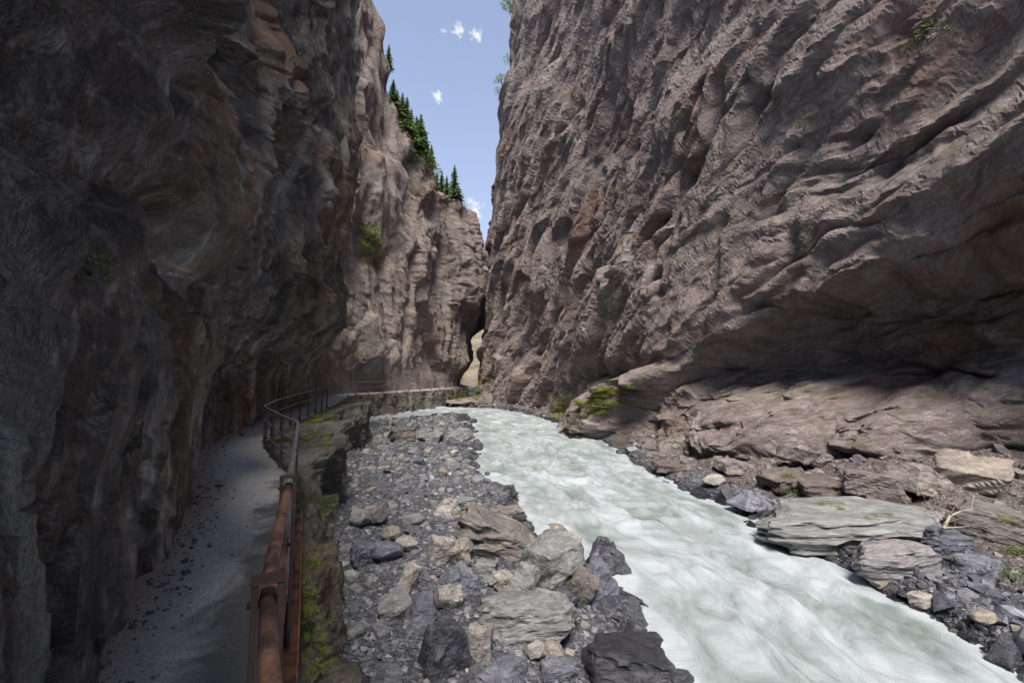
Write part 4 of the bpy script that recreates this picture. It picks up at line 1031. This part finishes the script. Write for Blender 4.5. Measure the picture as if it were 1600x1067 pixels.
def fir(loc, h, label, group, k):
    t = empty('fir_tree', loc, fr.uniform(0, 6.28)); t.scale = (h * fr.uniform(.9, 1.25), h * fr.uniform(.9, 1.25), h)
    tag(t, label, 'tree', group); link('trunk', TRUNK, None, t); link('crown', FIRS[k % 4], None, t); return t
bpy.context.view_layer.update()
DG = bpy.context.evaluated_depsgraph_get()
def hit(px, py):
    ok, loc, nrm, idx, ob, mx = SC.ray_cast(DG, CAM, ray(px, py))
    return (loc.copy(), nrm.copy(), ob) if ok else (None, None, None)
def hit_below(px, py, reach=90):
    """the first rock met going down the picture from here: a rim seen against the sky"""
    for k in range(reach):
        l, n, ob = hit(px, py + k)
        if l is not None and ob == far_cliff: return l, n, ob
    return None, None, None
RIM = [(609, 128, 3.4, 'small fir high on the left rim, topmost of the row'), (616, 165, 3.6, 'short fir on the steep left rim below the topmost fir'), (622, 178, 3.2, 'stunted fir leaning over the left rim'),
       (630, 215, 5.0, 'dark fir at the upper end of the dense left group'), (637, 225, 5.2, 'second fir down the dense left group'), (644, 236, 4.6, 'bushy fir in the middle of the dense left group'), (652, 240, 5.6, 'slim fir left of the tallest one in the left group'), (659, 246, 6.2, 'tallest fir of the dense left group'),
       (667, 252, 4.2, 'fir just right of the tallest one in the left group'), (676, 272, 3.6, 'leaning fir on the saddle between the left group and the lone fir'), (684, 285, 3.4, 'small fir low in the saddle of the left clifftop'), (692, 292, 4.0, 'small dark fir left of the lone pointed fir'), (700, 297, 3.4, 'short fir close beside the lone pointed fir'), (712, 306, 5.6, 'lone pointed fir at the right end of the left clifftop'), (719, 310, 2.6, 'little fir at the very end of the left clifftop')]
for i, (px, py, h, lab) in enumerate(RIM):
    l, n, ob = hit_below(px, py - 40, 140)
    if l is None or ob != far_cliff: continue
    fir(l + Vector((-.25, .35, -.1)), h, lab, 'firs along the left clifftop', i)
def make_shrub(r, n, spread, up, size, droop=.0):
    T, TN = [], []
    for _ in range(n):
        a = r.uniform(0, 6.28); rad = spread * math.sqrt(r.random()); z = up * r.random() * (1.1 - .7 * rad / spread)
        c = Vector((rad * math.cos(a), rad * math.sin(a), z)); u = Vector((r.gauss(0, 1), r.gauss(0, 1), r.gauss(.3, .7))).normalized() * size * r.uniform(.6, 1.3)
        w_ = u.cross(Vector((r.gauss(0, 1), r.gauss(0, 1), r.gauss(0, 1)))).normalized() * size * .5
        T += [tuple(c - w_ * .6), tuple(c + w_ * .6), tuple(c + u)]; TN.append(min(1, max(0, r.gauss(.5, .25))))
    return leaf_mesh('foliage_shape', T, TN)
def make_tuft(r, n, spread, up):
    T, TN = [], []
    for _ in range(n):
        a = r.uniform(0, 6.28); rad = spread * math.sqrt(r.random()); b = Vector((rad * math.cos(a), rad * math.sin(a), -.03))
        h_ = up * r.uniform(.5, 1.2); l = Vector((r.gauss(0, .5), r.gauss(0, .5), 1)).normalized() * h_; w_ = Vector((math.cos(a + 1.3), math.sin(a + 1.3), 0)) * up * .09
        m_ = b + l * .6; e = b + l + Vector((l.x, l.y, -.4 * h_)) * .5
        T += [tuple(b - w_), tuple(b + w_), tuple(m_)]; TN.append(r.random()); T += [tuple(m_ - w_ * .7), tuple(m_ + w_ * .7), tuple(e)]; TN.append(r.random())
    return leaf_mesh('grass_shape', T, TN)
SHRUBS = [make_shrub(fr, 260, .5, .6, .085) for _ in range(3)]
for m in SHRUBS: m.materials.append(M['leaf'])
bm = bmesh.new()
for k in range(5): tube(bm, [(0, 0, -.15), (.08 * math.cos(k * 1.3), .08 * math.sin(k * 1.3), .15), (.3 * math.cos(k * 1.3), .3 * math.sin(k * 1.3), .42)], [.022, .015, .005], 5)
STEM = bpy.data.meshes.new('stem_shape'); bm.to_mesh(STEM); bm.free(); STEM.materials.append(M['bark'])
TUFTS = [make_tuft(fr, 90, .5, .30) for _ in range(4)]
for m in TUFTS: m.materials.append(M['grass'])
def plant(name, label, cat, group, px, py, size, pool, flat=.0, rim=False):
    l, n, ob = hit_below(px, py, 60) if rim else hit(px, py)
    if l is None: return
    o = empty(name, l + n * (-.02)); link('foliage', fr.choice(pool), None, o); link('stem', STEM, None, o)
    up = (n * (1 - flat) + Vector((0, 0, 1)) * (.35 + flat)).normalized()
    o.rotation_euler = up.to_track_quat('Z', 'Y').to_euler(); o.scale = (size,) * 3
    return tag(o, label, cat, group)
for px, py, sz, lab in ((790, 20, 3.2, 'leafy bush overhanging the top of the right rim'), (800, 8, 3.6, 'dense bush at the very top of the right rim'), (778, 95, 2.0, 'sparse shrub on the right rim below the top bushes'), (771, 130, 2.4, 'shrub sticking out from the right rim against the sky'), (768, 146, 1.6, 'small shrub under the one sticking out from the right rim')):
    # these root in the right rim: step sideways to the rock
    for k in range(60):
        l, n, ob = hit(px + k, py)
        if ob == right_cliff: break
    if ob != right_cliff: continue
    o = empty('shrub', l + Vector((-.3, -.2, 0))); link('foliage', fr.choice(SHRUBS), None, o); link('stem', STEM, None, o); o.scale = (sz,) * 3
    o.rotation_euler = (R(fr.uniform(-20, 20)), R(-30), fr.uniform(0, 6)); tag(o, lab, 'shrub', 'shrubs on the right rim')
for px, py, sz, lab in ((575, 365, 2.4, 'yellow-green bush at the top of the green ledge on the far left cliff'), (586, 372, 1.8, 'small bush right of the topmost one on the green ledge'), (570, 398, 2.2, 'leafy bush in the middle of the green ledge on the far left cliff'), (584, 405, 1.8, 'bush low on the green ledge of the far left cliff'), (578, 425, 1.3, 'lowest small bush of the green ledge on the far left cliff'), (558, 560, 1.3, 'bright green bush just above the far walkway railing'),
                        (648, 222, 3.2, 'shrub under the dense firs on the left rim'), (660, 262, 3.4, 'light green bush under the tallest fir of the left rim'), (672, 270, 3.0, 'bush in the saddle of the left clifftop'), (712, 305, 2.6, 'yellowish bush at the foot of the lone fir'), (726, 318, 1.4, 'last low bush at the right end of the left clifftop'), (636, 205, 3.0, 'shrub on the slope left of the dense firs')):
    plant('shrub', lab, 'shrub', 'shrubs on the far left cliff', px, py, sz, SHRUBS, .4, py < 330)
for px, py, sz, lab in ((1452, 60, 1.2, 'bright green plant in a crack near the top right of the right cliff'), (1258, 197, .95, 'small green plant in a groove of the right cliff'), (1063, 182, .8, 'tiny yellow-green plant on the upper right cliff'), (1222, 320, .35, 'tiny plant on a pale bed in the middle of the right cliff'), (862, 38, 1.2, 'green tuft on the shaded upper left part of the right cliff'), (846, 95, 1.2, 'yellow-green tuft below the upper left tuft of the right cliff'),
                        (812, 175, 1.3, 'mossy tuft on the left edge of the right cliff'), (806, 215, 1.2, 'second mossy tuft on the left edge of the right cliff'), (138, 428, .24, 'small green plant on the dark left cliff'), (965, 300, .8, 'yellowish tuft on the middle of the right cliff'), (770, 492, 1.4, 'green tuft above the far promontory at the foot of the right cliff'), (1415, 80, .4, 'little plant left of the bright green one on the upper right cliff'),
                        (1240, 770, .5, 'bright green plant among reddish rocks on the right bank'), (1590, 868, .5, 'green plant at the right picture edge on the bank'), (1575, 900, .4, 'mossy green plant below the one at the right edge'), (1232, 745, .4, 'small yellowish plant on the right bank rubble')):
    plant('plant', lab, 'plant', 'small plants rooted in the rock', px, py, sz, SHRUBS, .2)
# grass and moss nobody could count: one mass of tufts
def tuft_field(label, spots):
    VV, FF, TT = [], [], []; o_ = 0
    for (x0, y0, x1, y1, n, sz) in spots:
        for _ in range(n):
            l, nn, ob = hit(fr.uniform(x0, x1), fr.uniform(y0, y1))
            if l is None or nn.z < .12 or 'path' in ob.name or ob.parent: continue
            c, f = arrays(fr.choice(TUFTS)); s_ = sz * fr.uniform(.6, 1.4); a = fr.uniform(0, 6.28)
            Rz = np.array([[math.cos(a), -math.sin(a), 0], [math.sin(a), math.cos(a), 0], [0, 0, 1]])
            VV.append(c @ Rz.T * s_ * np.array([1, 1, .75]) + np.array(l)); FF.append(f + o_); o_ += len(c); TT.append(np.full(len(c), fr.random()))
    me = np_mesh('grass', np.concatenate(VV), np.concatenate(FF), False); vattr(me, 'tone', np.concatenate(TT))
    tag(link('grass', me, M['grass']), label, 'grass', kind='stuff')
tuft_field('yellow-green moss and grass on the ledges beside the path and the river', [
    (476, 625, 505, 665, 40, .30), (480, 640, 515, 700, 22, .26), (500, 625, 525, 650, 25, .35), (474, 850, 500, 960, 50, .10), (472, 960, 520, 1060, 50, .08), (500, 780, 520, 850, 16, .12),
    (858, 618, 945, 652, 150, .8), (930, 605, 985, 634, 80, .7), (975, 580, 1012, 612, 30, .35), (700, 604, 748, 626, 90, .8), (738, 590, 770, 612, 70, .8), (560, 355, 600, 425, 70, 1.0), (730, 575, 745, 590, 10, .8),
    (1275, 785, 1330, 795, 14, .14), (1340, 800, 1400, 812, 14, .12), (1540, 805, 1590, 815, 14, .2), (550, 552, 570, 568, 12, .8), (780, 485, 800, 495, 8, .6), (640, 225, 730, 320, 60, 1.0)])

# driftwood on the right bank
def driftwood(label, pxs, seed, r0):
    r = random.Random(seed); pts = []
    for px, py, up in pxs:
        g_ = hit(px, py + 8)[0]; d = ray(px, py); gy = min(g_.y - .12, (CAM + d * (pts[-1].y / d.y)).y + .25 if pts else 99); pts.append(CAM + d * (gy / d.y))
    o = empty('driftwood', pts[0]); tag(o, label, 'branch')
    def f(bm): tube(bm, [p - pts[0] for p in pts], [r0 * (1 - .75 * i / (len(pts) - 1)) for i in range(len(pts))], 7)
    part('branch', f, 'wood', o)
    def g(bm):
        for _ in range(3):
            i = r.randint(1, len(pts) - 1); q = pts[i] - pts[0]
            tube(bm, [q, q + Vector((r.uniform(-.3, .3), r.uniform(-.1, .1), r.uniform(.05, .3))), q + Vector((r.uniform(-.5, .5), r.uniform(-.1, .1), r.uniform(.1, .45)))], [r0 * .4, r0 * .28, r0 * .1], 5)
    part('twig', g, 'wood', o)
driftwood('bent bleached branch standing up from the rubble behind the long pale slab', [(1474, 826, 1), (1484, 806, 1), (1500, 799, 1), (1520, 795, 1)], 1, .035)
driftwood('thin bleached branch lying right of the long pale slab', [(1474, 824, 1), (1490, 824, 1), (1516, 822, 1)], 2, .022)
driftwood('slender dry twig rising behind the right end of the long pale slab', [(1472, 812, 1), (1460, 798, 1), (1446, 782, 1)], 3, .02)
driftwood('small dry stick lying at the mouth of the hollow', [(1372, 698, 1), (1384, 706, 1), (1394, 714, 1)], 4, .025)
